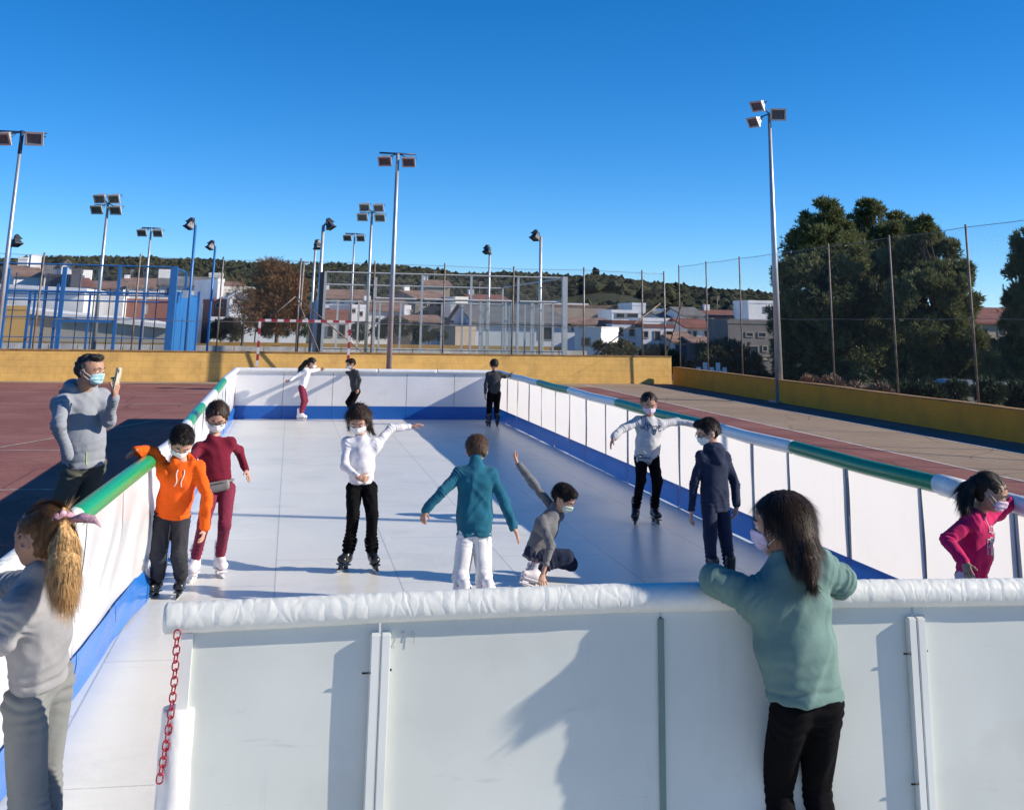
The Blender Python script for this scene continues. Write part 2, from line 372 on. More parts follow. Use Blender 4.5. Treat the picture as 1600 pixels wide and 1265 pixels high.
# ================================================================== floodlights
m_pole = mat('galvanised_pole', (0.45, 0.47, 0.49), 0.45, 0.6, var=0.15, scale=3)
m_bluep = mat('blue_painted_steel', (0.03, 0.16, 0.42), 0.4, 0.1, var=0.12, scale=4)
m_navyp = mat('dark_painted_steel', (0.03, 0.06, 0.13), 0.5, 0.2, var=0.1)
m_case = mat('lamp_casing', (0.62, 0.62, 0.60), 0.4, 0.5, var=0.1)
m_casd = mat('dark_lamp_casing', (0.05, 0.055, 0.07), 0.5, 0.3, var=0.1)
m_refl = mat('lamp_reflector_glass', (0.13, 0.13, 0.14), 0.25, 0.1, var=0.25, scale=7)
def flood(parent, c, aim, s=1.0, dark=False):
    """box floodlight: trapezoid housing, front glass, visor rim and bracket; c = centre, aim = direction of the glass"""
    f = Vector(aim).normalized(); r = f.cross(Vector((0, 0, 1))).normalized(); u = r.cross(f).normalized(); c = Vector(c)
    w, h, d = 0.25*s, 0.19*s, 0.15*s
    P = lambda x, y, z: c+r*x+f*y+u*z
    mb = MB(); vs = [P(-w, d, -h), P(w, d, -h), P(w, d, h), P(-w, d, h), P(-w*.62, -d, -h*.55), P(w*.62, -d, -h*.55), P(w*.62, -d, h*.55), P(-w*.62, -d, h*.55)]
    mb.add(vs, [(4, 7, 6, 5), (0, 1, 5, 4), (1, 2, 6, 5), (2, 3, 7, 6), (3, 0, 4, 7), (0, 3, 2, 1)])
    t = 0.03*s
    for a, b in ((P(0, d+t, h), (w+t, t)), (P(0, d+t, -h), (w+t, t))): mb.obox(a, r*b[0], f*t, u*b[1])
    for sx in (-1, 1): mb.obox(P(sx*w, d+t, 0), r*t, f*t, u*(h-t*1.05))
    hd = mb.build('lamp_head', m_casd if dark else m_case, parent)
    g = MB(); g.obox(P(0, d+0.006*s, 0), r*(w-t*1.1), f*0.004*s, u*(h-t*1.1)); g.build('lamp_glass', m_refl, hd)
    b = MB(); b.tube([P(-w*1.12, 0, 0), P(-w*1.12, -d*1.2, 0.02), P(w*1.12, -d*1.2, 0.02), P(w*1.12, 0, 0)], 0.016*s, 4); b.build('bracket', m_casd, hd)
    return hd
def lamp_post(base, top, r0, r1, heads, label, mp=None, arm=None, dark=False, cap=None, s=1.0, aim=(-0.3, -1, -0.75)):
    o = empty('floodlight_pole', base, label, 'floodlight'); B = Vector(base); T = Vector(top)-B
    mp = mp or m_pole
    mb = MB(); mb.tube([(0, 0, 0), T*0.5, T], [r0, (r0+r1)/2, r1], 12); mb.obox((0, 0, 0.02), (r0*2, 0, 0), (0, r0*2, 0), (0, 0, 0.02)); mb.build('pole', mp, o)
    if arm:
        MB().tube([T+Vector((arm[0], 0, 0.0)), T+Vector((arm[1], 0, 0))], 0.035, 6).build('crossarm', m_navyp, o)
    if cap: MB().tube([T-Vector((0, 0, cap)), T+Vector((0, 0, .05))], r1*1.25, 10).build('pole_top', m_navyp, o)
    for i, h in enumerate(heads):
        a = h[3] if len(h) > 3 else aim
        hd = flood(o, T+Vector(h[:3]), a, s*(h[4] if len(h) > 4 else 1), dark)
        MB().tube([T, T+Vector(h[:3])*0.5+Vector((0, 0, .03)), T+Vector(h[:3])], 0.022, 5).build('arm', m_navyp if not dark else m_casd, o)
    return o
G = 'floodlight poles around the courts'
def lp(u, v_top, u_b, Y, zb, *a, **k):
    t = ony(u, v_top, Y); b = t.copy(); b.z = zb
    t.x = (t.x+ony(u_b, 560, Y).x)/2; b.x = t.x
    o = lamp_post(b, t, *a, **k); o['group'] = G; return o
lp(1200, 178, 1218, 33.2, ZC, 0.12, 0.05, [(-0.28, 0.1, 0.30, (-0.75, -0.5, -0.55), 1.0), (-0.50, -0.1, -0.26, (-0.8, -0.4, -0.5), 0.95), (0.27, 0, 0.0, (-0.25, -1, -0.25), 1.1)],
   'tall grey pole with three floodlights in front of the right wall beside the pines', s=0.8)
o = lamp_post((14.3, 9.55, ZC), (14.3, 9.5, 8.8), 0.12, 0.06, [(-.4, 0, -.1), (.4, 0, -.1)], 'tall grey floodlight pole off the right edge by the net fence', arm=(-.5, .5)); o['group'] = G
lp(618, 240, 612, 40.2, ZC, 0.10, 0.06, [(-0.42, 0, -0.22), (0.42, 0, -0.22)], 'tall grey pole with two floodlights at the far wall behind the rink', arm=(-0.65, 0.65), s=0.85)
lp(21, 206, 6, 38.3, ZC, 0.09, 0.05, [(-0.5, 0, -0.16), (0.42, 0, -0.16, (0.0, -1, -0.35), 1.0)], 'grey pole with crossbar and two floodlights at the left edge of the photo', arm=(-0.75, 0.75), cap=0.7, s=1.0)
lp(167, 318, 146, 56, ZC, 0.11, 0.06, [(-0.33, 0, 0.28), (0.3, 0, 0.3), (-0.42, 0, -0.22), (0.42, 0, -0.22)], 'grey pole with four floodlights behind the blue court', s=1.0)
lp(231, 356, 223, 66, -0.09, 0.10, 0.05, [(-0.42, 0, -0.2), (0.42, 0, -0.2)], 'slim grey pole with two floodlights farther behind the blue court', arm=(-0.5, 0.5), s=0.95)
lp(577, 331, 575, 60, ZC, 0.10, 0.06, [(-0.36, 0, 0.3), (0.36, 0, 0.3), (-0.45, 0, -0.2), (0.45, 0, -0.2)], 'grey pole with four floodlights behind the grey court', s=1.0)
lp(551, 365, 548, 74, -0.09, 0.08, 0.05, [(-0.42, 0, -0.2), (0.42, 0, -0.2)], 'short looking grey pole with two floodlights left of the four lamp pole', arm=(-0.6, 0.6), s=0.95)
for (u, v, ub, Y, dx, mp, lab, r) in ((301, 352, 293, 46.6, -0.22, m_bluep, 'blue pole with one lamp standing just inside the blue court end', 0.06), (332, 385, 327, 57.5, -0.22, m_bluep, 'blue pole with one lamp at the far end of the blue panel wall', 0.06),
        (10, 378, 2, 46.5, 0.18, m_bluep, 'blue pole with one lamp at the left edge by the blue court', 0.07), (501, 352, 498, 46.4, 0.25, m_case, 'pale pole with one lamp at the left corner of the grey court', 0.07),
        (489, 384, 487, 56, 0.10, m_case, 'pale pole with one lamp just left of the grey court corner', 0.06), (764, 392, 763, 57, -0.12, m_case, 'pale pole with one lamp over the middle of the grey court', 0.06),
        (845, 370, 843, 47, -0.22, m_case, 'pale pole with one lamp near the right end of the grey court', 0.07)):
    lp(u, v, ub, Y, ZC, r, r*0.9, [(dx, 0, 0.02, (dx*2.0, -0.25, -0.9), 1.0), (dx*0.85, .2, 0.2, (dx*2.2, 0.2, -0.9), 0.85)], lab, mp=mp, dark=True, s=0.72)
o = empty('utility_pole', ony(462, 560, 49.5)*1.0, 'thin rusty pole with a small top crossarm behind the goal', 'pole')
pz = ony(466, 406, 49.5); o.location.z = ZC
MB().tube([(0, 0, 0), (0.1, 0, pz.z)], 0.05, 8).build('shaft', m_rust, o); MB().tube([(-0.12, 0, pz.z-.05), (0.32, 0, pz.z-.05)], 0.03, 6).build('crossarm', m_rust, o)

# ================================================================== padel courts
m_steelb = mat('blue_court_frame', (0.014, 0.15, 0.44), 0.4, 0.1, var=0.1)
m_sheet = mat('blue_court_sheet', (0.015, 0.15, 0.43), 0.45, 0.0, var=0.1, scale=2)
m_steelg = mat('pale_court_frame', (0.50, 0.53, 0.55), 0.45, 0.2, var=0.1)
m_glassb = see_through('court_glass', (0.3, 0.4, 0.45), 'glass', tint=(0.82, 0.9, 0.92), alpha=0.06)
m_turf = mat('court_turf', (0.10, 0.13, 0.05), 0.95, var=0.25, scale=3)
def frame(parent, name, m, posts, beams, r=0.045):
    for (x, y, z0, z1, rr_) in posts: MB().box((x-rr_, y-rr_, z0), (x+rr_, y+rr_, z1)).build(name, m, parent)
    for (a, b, rr_) in beams: MB().tube([a, b], rr_, 4, sm=False).build('beam', m, parent)
bc = empty('padel_court', (-9.5, 46, 0), 'blue framed padel court with mesh sides and blue sheet end wall', 'court')
# front
X = lambda u: ony(u, 500, 46).x+9.5
xe = X(266)
frame(bc, 'post', m_steelb, [(xe, 0, -.09, 3.95, .13), (X(180), 0, -.09, 3.95, .055), (X(93), 0, -.09, 3.85, .075), (X(4), 0, -.09, 3.75, .07), (X(-90), 0, -.09, 3.75, .07), (X(-180), 0, -.09, 3.75, .07)], [])
for z, r_ in ((3.93, .03), (2.93, .04), (2.62, .03), (2.0, .018), (1.28, .018)):
    MB().tube([(X(-180), -.02, z), (xe-.13, -.02, z)], r_, 4, sm=False).build('beam', m_steelb, bc)
MB().box((X(93)+.1, -.04, 1.83), (X(180)-.055, .04, 1.93)).build('beam', m_steelb, bc)
frame(bc, 'post', m_steelb, [(X(60), 3, -.09, 3.3, .05), (X(40), 3, -.09, 3.2, .05), (X(24), 2, -.09, 3.0, .05)], [])
for k in range(13):
    x = X(-60)+k*(xe-X(-60))/13.0
    if k in (4, 6, 11): continue
    MB().box((x-.018, .05, -.09), (x+.018, .09, 3.1 if k > 7 else 3.6)).build('post', m_navyp, bc)
m_netb = see_through('blue_mesh', (0.08, 0.17, 0.30), 'grid', 0.05, 0.075)
net_plane('mesh_panel', [(Vector((X(-180), .03, 0)), Vector((X(-180), .03, 3.9))), (Vector((xe-.13, .03, 0)), Vector((xe-.13, .03, 3.9)))], m_netb, bc)
# sheet side wall with ribs
mb = MB(); L = 12.0; nrib = 34; vs = []
for i in range(nrib+1):
    y = 0.15+L*i/nrib; x = xe+(0.06 if (i//2) % 2 else 0.0)
    vs += [(x, y, -.05), (x, y, 3.02)]
mb.add(vs, [(2*i, 2*i+2, 2*i+3, 2*i+1) for i in range(nrib)]); mb.build('sheet_wall', m_sheet, bc)
frame(bc, 'post', m_steelb, [(xe+.05, L, -.09, 3.3, .06), (xe+.05, 4.6, 3.0, 3.95, .05)], [])
for a, b in (((xe, .1, 3.93), (xe, 4.6, 3.93)), ((xe, .1, 3.04), (xe, L, 3.04)), ((xe-.03, .1, 1.9), (xe-.03, L, 1.9))): MB().tube([a, b], .04, 4, sm=False).build('beam', m_steelb, bc)
net_plane('mesh_panel', [(Vector((xe, .1, 3.0)), Vector((xe, .1, 3.9))), (Vector((xe, 4.6, 3.0)), Vector((xe, 4.6, 3.9)))], m_netb, bc)
MB().box((xe+.1, 3.1, 2.85), (xe+.3, 3.3, 3.15)).build('electric_box', m_case, bc)
MB().box((X(-180), .2, -.09), (xe, L, -.055)).build('turf', m_turf, bc)
# far side of the blue court
mb = MB()
for k in range(6):
    x = X(-60)+k*(xe-X(-60))/6.0; MB().box((x-.05, L-.05, -.09), (x+.05, L+.05, 3.1)).build('post', m_steelb, bc)
MB().tube([(X(-180), L, 3.05), (xe, L, 3.05)], .035, 4, sm=False).build('beam', m_steelb, bc)

gc = empty('padel_court', (1.2, 46, 0), 'pale grey framed padel court with mesh and glass walls', 'court')
X = lambda u, Y=46: ony(u, 500, Y).x-1.2
pl = [(X(505), 0, -.09, 3.92, .05), (X(585), 0, -.09, 3.75, .04), (X(658), 0, -.09, 3.92, .042), (X(735), 0, -.09, 3.92, .042), (X(809), 0, -.09, 3.92, .042), (X(882), 0, -.09, 3.95, .10)]
frame(gc, 'post', m_steelg, pl, [])
MB().box((X(500)-.09, .05, -.09), (X(500)+.09, .3, 3.9)).build('post', m_casd, gc)
for z, r_, x0, x1 in ((3.9, .03, X(505), X(882)), (2.93, .045, X(585), X(650)), (2.93, .045, X(662), X(800)), (2.93, .045, X(812), X(870)), (2.02, .015, X(505), X(882)), (1.0, .015, X(505), X(882))):
    MB().tube([(x0, -.03, z), (x1, -.03, z)], r_, 4, sm=False).build('beam', m_steelg if r_ > .02 else m_navyp, gc)
m_netg = see_through('grey_mesh', (0.30, 0.31, 0.32), 'grid', 0.05, 0.06)
net_plane('mesh_panel', [(Vector((X(505), .03, 0)), Vector((X(505), .03, 3.9))), (Vector((X(882)-.1, .03, 0)), Vector((X(882)-.1, .03, 3.9)))], m_netg, gc)
Lg = 14.0
m_sheetg = mat('grey_sheet', (0.42, 0.46, 0.49), 0.5, 0.1, var=0.12, scale=2)
mb = MB(); vs = []
for i in range(25):
    y = 0.4+Lg*i/24; x = X(505)-.05-(0.06 if (i//2) % 2 else 0.0); vs += [(x, y, -.05), (x, y, 3.0)]
mb.add(vs, [(2*i, 2*i+2, 2*i+3, 2*i+1) for i in range(24)]); mb.build('sheet_wall', m_sheetg, gc)
for k in range(8):     # right end glass wall frame, receding
    y = Lg*k/7.0; MB().box((X(882)-.04, y+.14-.05, -.09), (X(882)+.04, y+.14+.05, 3.9 if k in (0, 7) else 3.0)).build('post', m_steelg, gc)
for a, b, m_ in (((X(882), .2, 3.0), (X(882), Lg, 3.0), m_steelg), ((X(882), .2, 3.9), (X(882), Lg, 3.9), m_steelg)): MB().tube([a, b], .035, 4, sm=False).build('beam', m_, gc)
for k in range(10):    # back wall
    x = X(505)+(X(882)-X(505))*k/9.0; MB().box((x-.045, Lg-.05, -.09), (x+.045, Lg+.05, 3.0)).build('post', m_steelg, gc)
MB().tube([(X(505), Lg, 3.85), (X(882), Lg, 3.85)], .035, 4, sm=False).build('beam', m_steelg, gc)
MB().tube([(X(505), Lg, 3.02), (X(882), Lg, 3.02)], .035, 4, sm=False).build('beam', m_steelg, gc)
for u in (775, 787, 818, 829, 862):
    MB().box((X(u), 4.2, -.09), (X(u)+.09, 4.3, 3.0)).build('post', m_steelg, gc)
g = MB(); g.add([(X(775), 4.25, 0), (X(870), 4.25, 0), (X(870), 4.25, 3.0), (X(775), 4.25, 3.0)], [(0, 1, 2, 3)]); g.build('glass_pane', m_glassb, gc)
MB().box((X(505)+.1, .2, -.09), (X(882)-.1, Lg, -.055)).build('turf', m_turf, gc)

# handball goal
m_gw = mat('goal_white', (0.72, 0.70, 0.66), 0.5, var=0.08); m_gr = mat('goal_red', (0.36, 0.03, 0.05), 0.5, var=0.1)
gl = empty('handball_goal', (-1.0, 39.2, ZC), 'red and white striped handball goal before the far wall', 'goal')
def stripes(a, b, n, part):
    a = Vector(a); b = Vector(b); d = (b-a)/n; w = 0.04
    p = empty_child(part, gl)
    for i in range(n):
        q0 = a+d*i; q1 = q0+d*0.998; c = (q0+q1)/2; ax = d.normalized(); side = Vector((0, 1, 0)); up = ax.cross(side)
        MB().obox(c, ax*(d.length*0.499), side*w, up*w).build('stripe', m_gr if i % 2 == 0 else m_gw, p)
def empty_child(name, parent):
    o = bpy.data.objects.new(name, None); COL.objects.link(o); o.parent = parent; return o
stripes((0, 0, 0), (0, 0, 2.04), 10, 'goal_post'); stripes((2.92, 0, 0), (2.92, 0, 2.04), 10, 'goal_post'); stripes((-0.04, 0, 2.08), (2.96, 0, 2.08), 15, 'crossbar')
MB().tube([(0, .04, 2.0), (0, .9, 0.05)], .02, 6).build('back_stay', m_gpost, gl); MB().tube([(2.92, .04, 2.0), (2.92, .9, 0.05)], .02, 6).build('back_stay', m_gpost, gl)

# low things behind the courts
m_whw = mat('weathered_white', (0.62, 0.60, 0.56), 0.8, var=0.3, scale=2)
br = empty('low_barrier', (0, 62, -.09), 'low white barrier rail across the ground behind both courts', 'barrier')
a = ony(-60, 542, 62); b = ony(885, 542, 62)
rr = random.Random(8); x = a.x; mb = MB()
while x < b.x:
    l = rr.uniform(1.2, 2.6); MB().box((x, 0, 0.52), (x+l-.06, 0.12, 0.80)).build('rail_board', m_whw, br); MB().box((x, .13, 0), (x+.07, .2, .8)).build('post', m_gpost, br); x += l
ow = empty('boundary_wall', (ony(325, 540, 66).x, 66, -.09), 'faded ochre wall behind the handball goal and bare tree', 'wall')
MB().box((0, 0, 0), (ony(880, 540, 66).x-ony(325, 540, 66).x, .2, .92)).build('wall_body', wall_mat('faded_ochre', (0.52, 0.30, 0.08), (0.36, 0.24, 0.10)), ow)
MB().box((-30, 6, 0), (-.02, 6.2, .7)).build('wall_body', wall_mat('faded_ochre_b', (0.40, 0.28, 0.12), (0.26, 0.20, 0.10)), ow)
MB().box((ony(425, 545, 66).x-ony(325, 545, 66).x, -.03, .15), (ony(437, 545, 66).x-ony(325, 545, 66).x, -.002, .75)).build('panel', m_casd, ow)
# ================================================================== the rink
def plastic_white(name, col, trans, rough=0.35, bump=0.15, bscale=3.0, stain=0.06):
    m = mat(name, col, rough, var=stain, scale=1.6, bump=bump, bscale=bscale, trans=trans, bdist=0.02); return m
m_pan = plastic_white('white_panel_sheet', (0.80, 0.79, 0.76), 0.50, 0.38, 0.10, 2.2)
m_panf = plastic_white('pale_panel_sheet', (0.70, 0.735, 0.68), 0.18, 0.42, 0.08, 1.5, 0.09)
m_panL = plastic_white('glossy_white_sheet', (0.80, 0.80, 0.80), 0.15, 0.16, 0.25, 2.0)
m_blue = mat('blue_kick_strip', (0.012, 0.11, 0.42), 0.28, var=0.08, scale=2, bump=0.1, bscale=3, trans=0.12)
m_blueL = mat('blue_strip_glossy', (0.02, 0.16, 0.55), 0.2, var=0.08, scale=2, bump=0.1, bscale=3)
m_post = mat('post_white_plastic', (0.70, 0.72, 0.68), 0.5, var=0.06, scale=3)
m_postd = mat('grey_post', (0.20, 0.20, 0.22), 0.6, var=0.1)
m_joint = mat('green_grey_joint', (0.16, 0.24, 0.21), 0.6, var=0.1)
m_bolt = mat('dark_bolt', (0.02, 0.02, 0.02), 0.5, 0.4, var=0)
def add_marks(m, sc_, stretch, thr, amt, col):
    """scuffs: thresholded stretched noise mixed into the base colour"""
    nt = m.node_tree; b = nt.nodes['Principled BSDF']; inp = b.inputs['Base Color']; src = inp.links[0].from_socket if inp.links else None
    tc = N(nt, 'ShaderNodeTexCoord'); mp = N(nt, 'ShaderNodeMapping'); mp.inputs['Scale'].default_value = stretch; mp.inputs['Rotation'].default_value = (0.2, 0.5, 0.1)
    n = N(nt, 'ShaderNodeTexNoise'); n.inputs['Scale'].default_value = sc_; n.inputs['Detail'].default_value = 9; n.inputs['Roughness'].default_value = .7; nt.links.new(tc.outputs['Object'], mp.inputs[0]); nt.links.new(mp.outputs[0], n.inputs['Vector'])
    mr = N(nt, 'ShaderNodeMapRange'); mr.inputs[1].default_value = thr; mr.inputs[2].default_value = thr+.10; mr.inputs[3].default_value = 0; mr.inputs[4].default_value = amt; nt.links.new(n.outputs[0], mr.inputs[0])
    mx = N(nt, 'ShaderNodeMixRGB'); nt.links.new(mr.outputs[0], mx.inputs[0]); nt.links.new(src, mx.inputs[1]); mx.inputs[2].default_value = col+(1,); nt.links.new(mx.outputs[0], inp)
def foam_mat(name, col, rough=0.4, trans=0.0, crk=0.6):
    """foam tube in a crinkled plastic sleeve"""
    m, nt, b = new_mat(name); b.inputs['Roughness'].default_value = rough
    tc = N(nt, 'ShaderNodeTexCoord')
    n0 = N(nt, 'ShaderNodeTexNoise'); n0.inputs['Scale'].default_value = 5; n0.inputs['Detail'].default_value = 3
    mx = N(nt, 'ShaderNodeMixRGB', blend_type='ADD'); mx.inputs[0].default_value = 0.12
    nt.links.new(tc.outputs['Object'], n0.inputs['Vector']); nt.links.new(tc.outputs['Object'], mx.inputs[1]); nt.links.new(n0.outputs['Color'], mx.inputs[2])
    vo = N(nt, 'ShaderNodeTexVoronoi', feature='DISTANCE_TO_EDGE'); vo.inputs['Scale'].default_value = 14
    mp = N(nt, 'ShaderNodeMapping'); mp.inputs['Scale'].default_value = (1.3, 0.75, 0.6); nt.links.new(mx.outputs[0], mp.inputs[0]); nt.links.new(mp.outputs[0], vo.inputs['Vector'])
    rr_ = N(nt, 'ShaderNodeMapRange'); rr_.inputs[2].default_value = 0.35; nt.links.new(vo.outputs[0], rr_.inputs[0])
    n2 = N(nt, 'ShaderNodeTexNoise'); n2.inputs['Scale'].default_value = 22; n2.inputs['Detail'].default_value = 5; nt.links.new(tc.outputs['Object'], n2.inputs['Vector'])
    ad = N(nt, 'ShaderNodeMath', operation='ADD'); nt.links.new(rr_.outputs[0], ad.inputs[0]); nt.links.new(n2.outputs[0], ad.inputs[1])
    bp = N(nt, 'ShaderNodeBump'); bp.inputs['Strength'].default_value = crk; bp.inputs['Distance'].default_value = 0.006
    nt.links.new(ad.outputs[0], bp.inputs['Height']); nt.links.new(bp.outputs[0], b.inputs['Normal'])
    r = N(nt, 'ShaderNodeValToRGB'); r.color_ramp.elements[0].color = tuple(x*0.86 for x in col)+(1,); r.color_ramp.elements[1].color = tuple(min(1, x*1.05) for x in col)+(1,)
    nt.links.new(n2.outputs[0], r.inputs[0]); nt.links.new(r.outputs[0], b.inputs['Base Color'])
    if trans:
        tr = N(nt, 'ShaderNodeBsdfTranslucent'); tr.inputs[0].default_value = col+(1,); ms = N(nt, 'ShaderNodeMixShader'); ms.inputs[0].default_value = trans
        nt.links.new(b.outputs[0], ms.inputs[1]); nt.links.new(tr.outputs[0], ms.inputs[2]); nt.links.new(ms.outputs[0], nt.nodes['Material Output'].inputs[0])
    return m
for m_ in (m_panf, m_pan, m_panL): add_marks(m_, 5, (1, 1, .12), .60, .25, (.38, .38, .36)); add_marks(m_, 14, (.15, .15, 1), .64, .35, (.25, .26, .26)); add_marks(m_, 2.2, (1, 1, 1), .56, .14, (.42, .38, .30))
m_foam = foam_mat('white_foam_sleeve', (0.74, 0.755, 0.70), 0.38, 0, 0.35)
m_foamw = foam_mat('white_foam_cover', (0.74, 0.74, 0.72), 0.3, 0, 0.2)
m_foamg = foam_mat('green_foam_cover', (0.010, 0.32, 0.10), 0.25, 0, 0.05)
m_foamgr = foam_mat('deep_green_foam_cover', (0.006, 0.20, 0.075), 0.3, 0, 0.05)

# floor
def floor_mat():
    m, nt, b = new_mat('synthetic_ice'); tc = N(nt, 'ShaderNodeTexCoord')
    b.inputs['Specular IOR Level'].default_value = 0.5
    br = N(nt, 'ShaderNodeTexBrick'); br.offset = 0.5; br.inputs['Scale'].default_value = 1; br.inputs['Brick Width'].default_value = 2.0; br.inputs['Row Height'].default_value = 1.0
    br.inputs['Mortar Size'].default_value = 0.006; br.inputs['Color1'].default_value = (1, 1, 1, 1); br.inputs['Color2'].default_value = (0.94, 0.945, 0.95, 1); br.inputs['Mortar'].default_value = (0.60, 0.60, 0.61, 1)
    mp = N(nt, 'ShaderNodeMapping'); mp.inputs['Rotation'].default_value = (0, 0, rad(90)); nt.links.new(tc.outputs['Object'], mp.inputs[0]); nt.links.new(mp.outputs[0], br.inputs['Vector'])
    n1 = N(nt, 'ShaderNodeTexNoise'); n1.inputs['Scale'].default_value = 0.9; n1.inputs['Detail'].default_value = 8; nt.links.new(tc.outputs['Object'], n1.inputs['Vector'])
    r = N(nt, 'ShaderNodeValToRGB'); r.color_ramp.elements[0].position = .3; r.color_ramp.elements[1].position = .7
    r.color_ramp.elements[0].color = (0.665, 0.665, 0.61, 1); r.color_ramp.elements[1].color = (0.73, 0.725, 0.66, 1); nt.links.new(n1.outputs[0], r.inputs[0])
    mu = N(nt, 'ShaderNodeMixRGB', blend_type='MULTIPLY'); mu.inputs[0].default_value = 1; nt.links.new(r.outputs[0], mu.inputs[1]); nt.links.new(br.outputs[0], mu.inputs[2])
    # skate scratches: pale wispy arcs
    last = mu.outputs[0]
    for k, (sc_, st, rot) in enumerate(((3.0, (1, 0.12, 1), 0.3), (4.5, (0.12, 1, 1), 0.9), (5.5, (1, 0.2, 1), -0.7))):
        m2 = N(nt, 'ShaderNodeMapping'); m2.inputs['Rotation'].default_value = (0, 0, rot); m2.inputs['Scale'].default_value = st
        nn = N(nt, 'ShaderNodeTexNoise'); nn.inputs['Scale'].default_value = sc_*3; nn.inputs['Detail'].default_value = 6; nn.inputs['Distortion'].default_value = 1.2
        nt.links.new(tc.outputs['Object'], m2.inputs[0]); nt.links.new(m2.outputs[0], nn.inputs['Vector'])
        ab = N(nt, 'ShaderNodeMath', operation='SUBTRACT'); ab.inputs[1].default_value = 0.5; nt.links.new(nn.outputs[0], ab.inputs[0])
        a2 = N(nt, 'ShaderNodeMath', operation='ABSOLUTE'); nt.links.new(ab.outputs[0], a2.inputs[0])
        mr = N(nt, 'ShaderNodeMapRange'); mr.inputs[1].default_value = 0.0; mr.inputs[2].default_value = 0.008; mr.inputs[3].default_value = 0.5; mr.inputs[4].default_value = 0.0; nt.links.new(a2.outputs[0], mr.inputs[0])
        mx = N(nt, 'ShaderNodeMixRGB'); nt.links.new(mr.outputs[0], mx.inputs[0]); nt.links.new(last, mx.inputs[1]); mx.inputs[2].default_value = (0.72, 0.74, 0.76, 1); last = mx.outputs[0]
    nt.links.new(last, b.inputs['Base Color'])
    rr_ = N(nt, 'ShaderNodeMapRange'); rr_.inputs[3].default_value = 0.26; rr_.inputs[4].default_value = 0.42; nt.links.new(n1.outputs[0], rr_.inputs[0]); nt.links.new(rr_.outputs[0], b.inputs['Roughness'])
    n4 = N(nt, 'ShaderNodeTexNoise'); n4.inputs['Scale'].default_value = 1.6; n4.inputs['Detail'].default_value = 5
    m4 = N(nt, 'ShaderNodeMapping'); m4.inputs['Scale'].default_value = (0.35, 1.6, 1); nt.links.new(tc.outputs['Object'], m4.inputs[0]); nt.links.new(m4.outputs[0], n4.inputs['Vector'])
    bp = N(nt, 'ShaderNodeBump'); bp.inputs['Strength'].default_value = 0.30; bp.inputs['Distance'].default_value = 0.03; nt.links.new(n4.outputs[0], bp.inputs['Height']); nt.links.new(bp.outputs[0], b.inputs['Normal'])
    return m
m_ice = floor_mat(); add_marks(m_ice, 1.4, (1, 1, 1), .52, .22, (.40, .40, .38)); add_marks(m_ice, 9, (1, .1, 1), .61, .5, (.80, .81, .82)); add_marks(m_ice, 11, (.1, 1, 1), .62, .45, (.36, .36, .36))
XL, XR, YF, YN = -1.08, 4.60, 25.95, 4.43
mb = MB(); mb.box((XL-.12, 1.0, -0.046), (XR+.08, YF+.08, 0.0)); mb.build('rink_floor', m_ice, kind='structure')

def sheet(name, pts2, z0, z1, m, parent, wav=0.0, seed=0, nz=10, bot=0.0, s0=0.0):
    """upright flexible sheet following a ground polyline, with buckles"""
    P = []
    for (x0, y0), (x1, y1) in zip(pts2, pts2[1:]):
        n = max(2, int(math.hypot(x1-x0, y1-y0)/0.06))
        for i in range(n): P.append((x0+(x1-x0)*i/n, y0+(y1-y0)*i/n))
    P.append(pts2[-1]); n = len(P); V = []
    for i, (x, y) in enumerate(P):
        a = P[max(0, i-1)]; b = P[min(n-1, i+1)]; d = Vector((b[0]-a[0], b[1]-a[1], 0)).normalized(); nn = Vector((-d.y, d.x, 0))
        s = s0+i*0.06
        for j in range(nz+1):
            t = j/nz; z = z0+(z1-z0)*t
            w = wav*(mnoise.noise(Vector((s*1.1, t*0.9+seed, seed)))*1.0+0.5*mnoise.noise(Vector((s*3.1+t*1.5, t*1.6, seed+7))))*(0.35+0.65*math.sin(math.pi*min(1, t*1.0)))
            bz = bot*mnoise.noise(Vector((s*0.9, seed+3, 0)))*(1-t)
            bx = bot*1.2*mnoise.noise(Vector((s*0.7, seed+11, 0)))*(1-t)
            V.append(Vector((x, y, z+bz))+nn*(w+bx))
    F = [(i*(nz+1)+j, (i+1)*(nz+1)+j, (i+1)*(nz+1)+j+1, i*(nz+1)+j+1) for i in range(n-1) for j in range(nz)]
    mb = MB(); mb.add(V, F, True); return mb.build(name, m, parent)
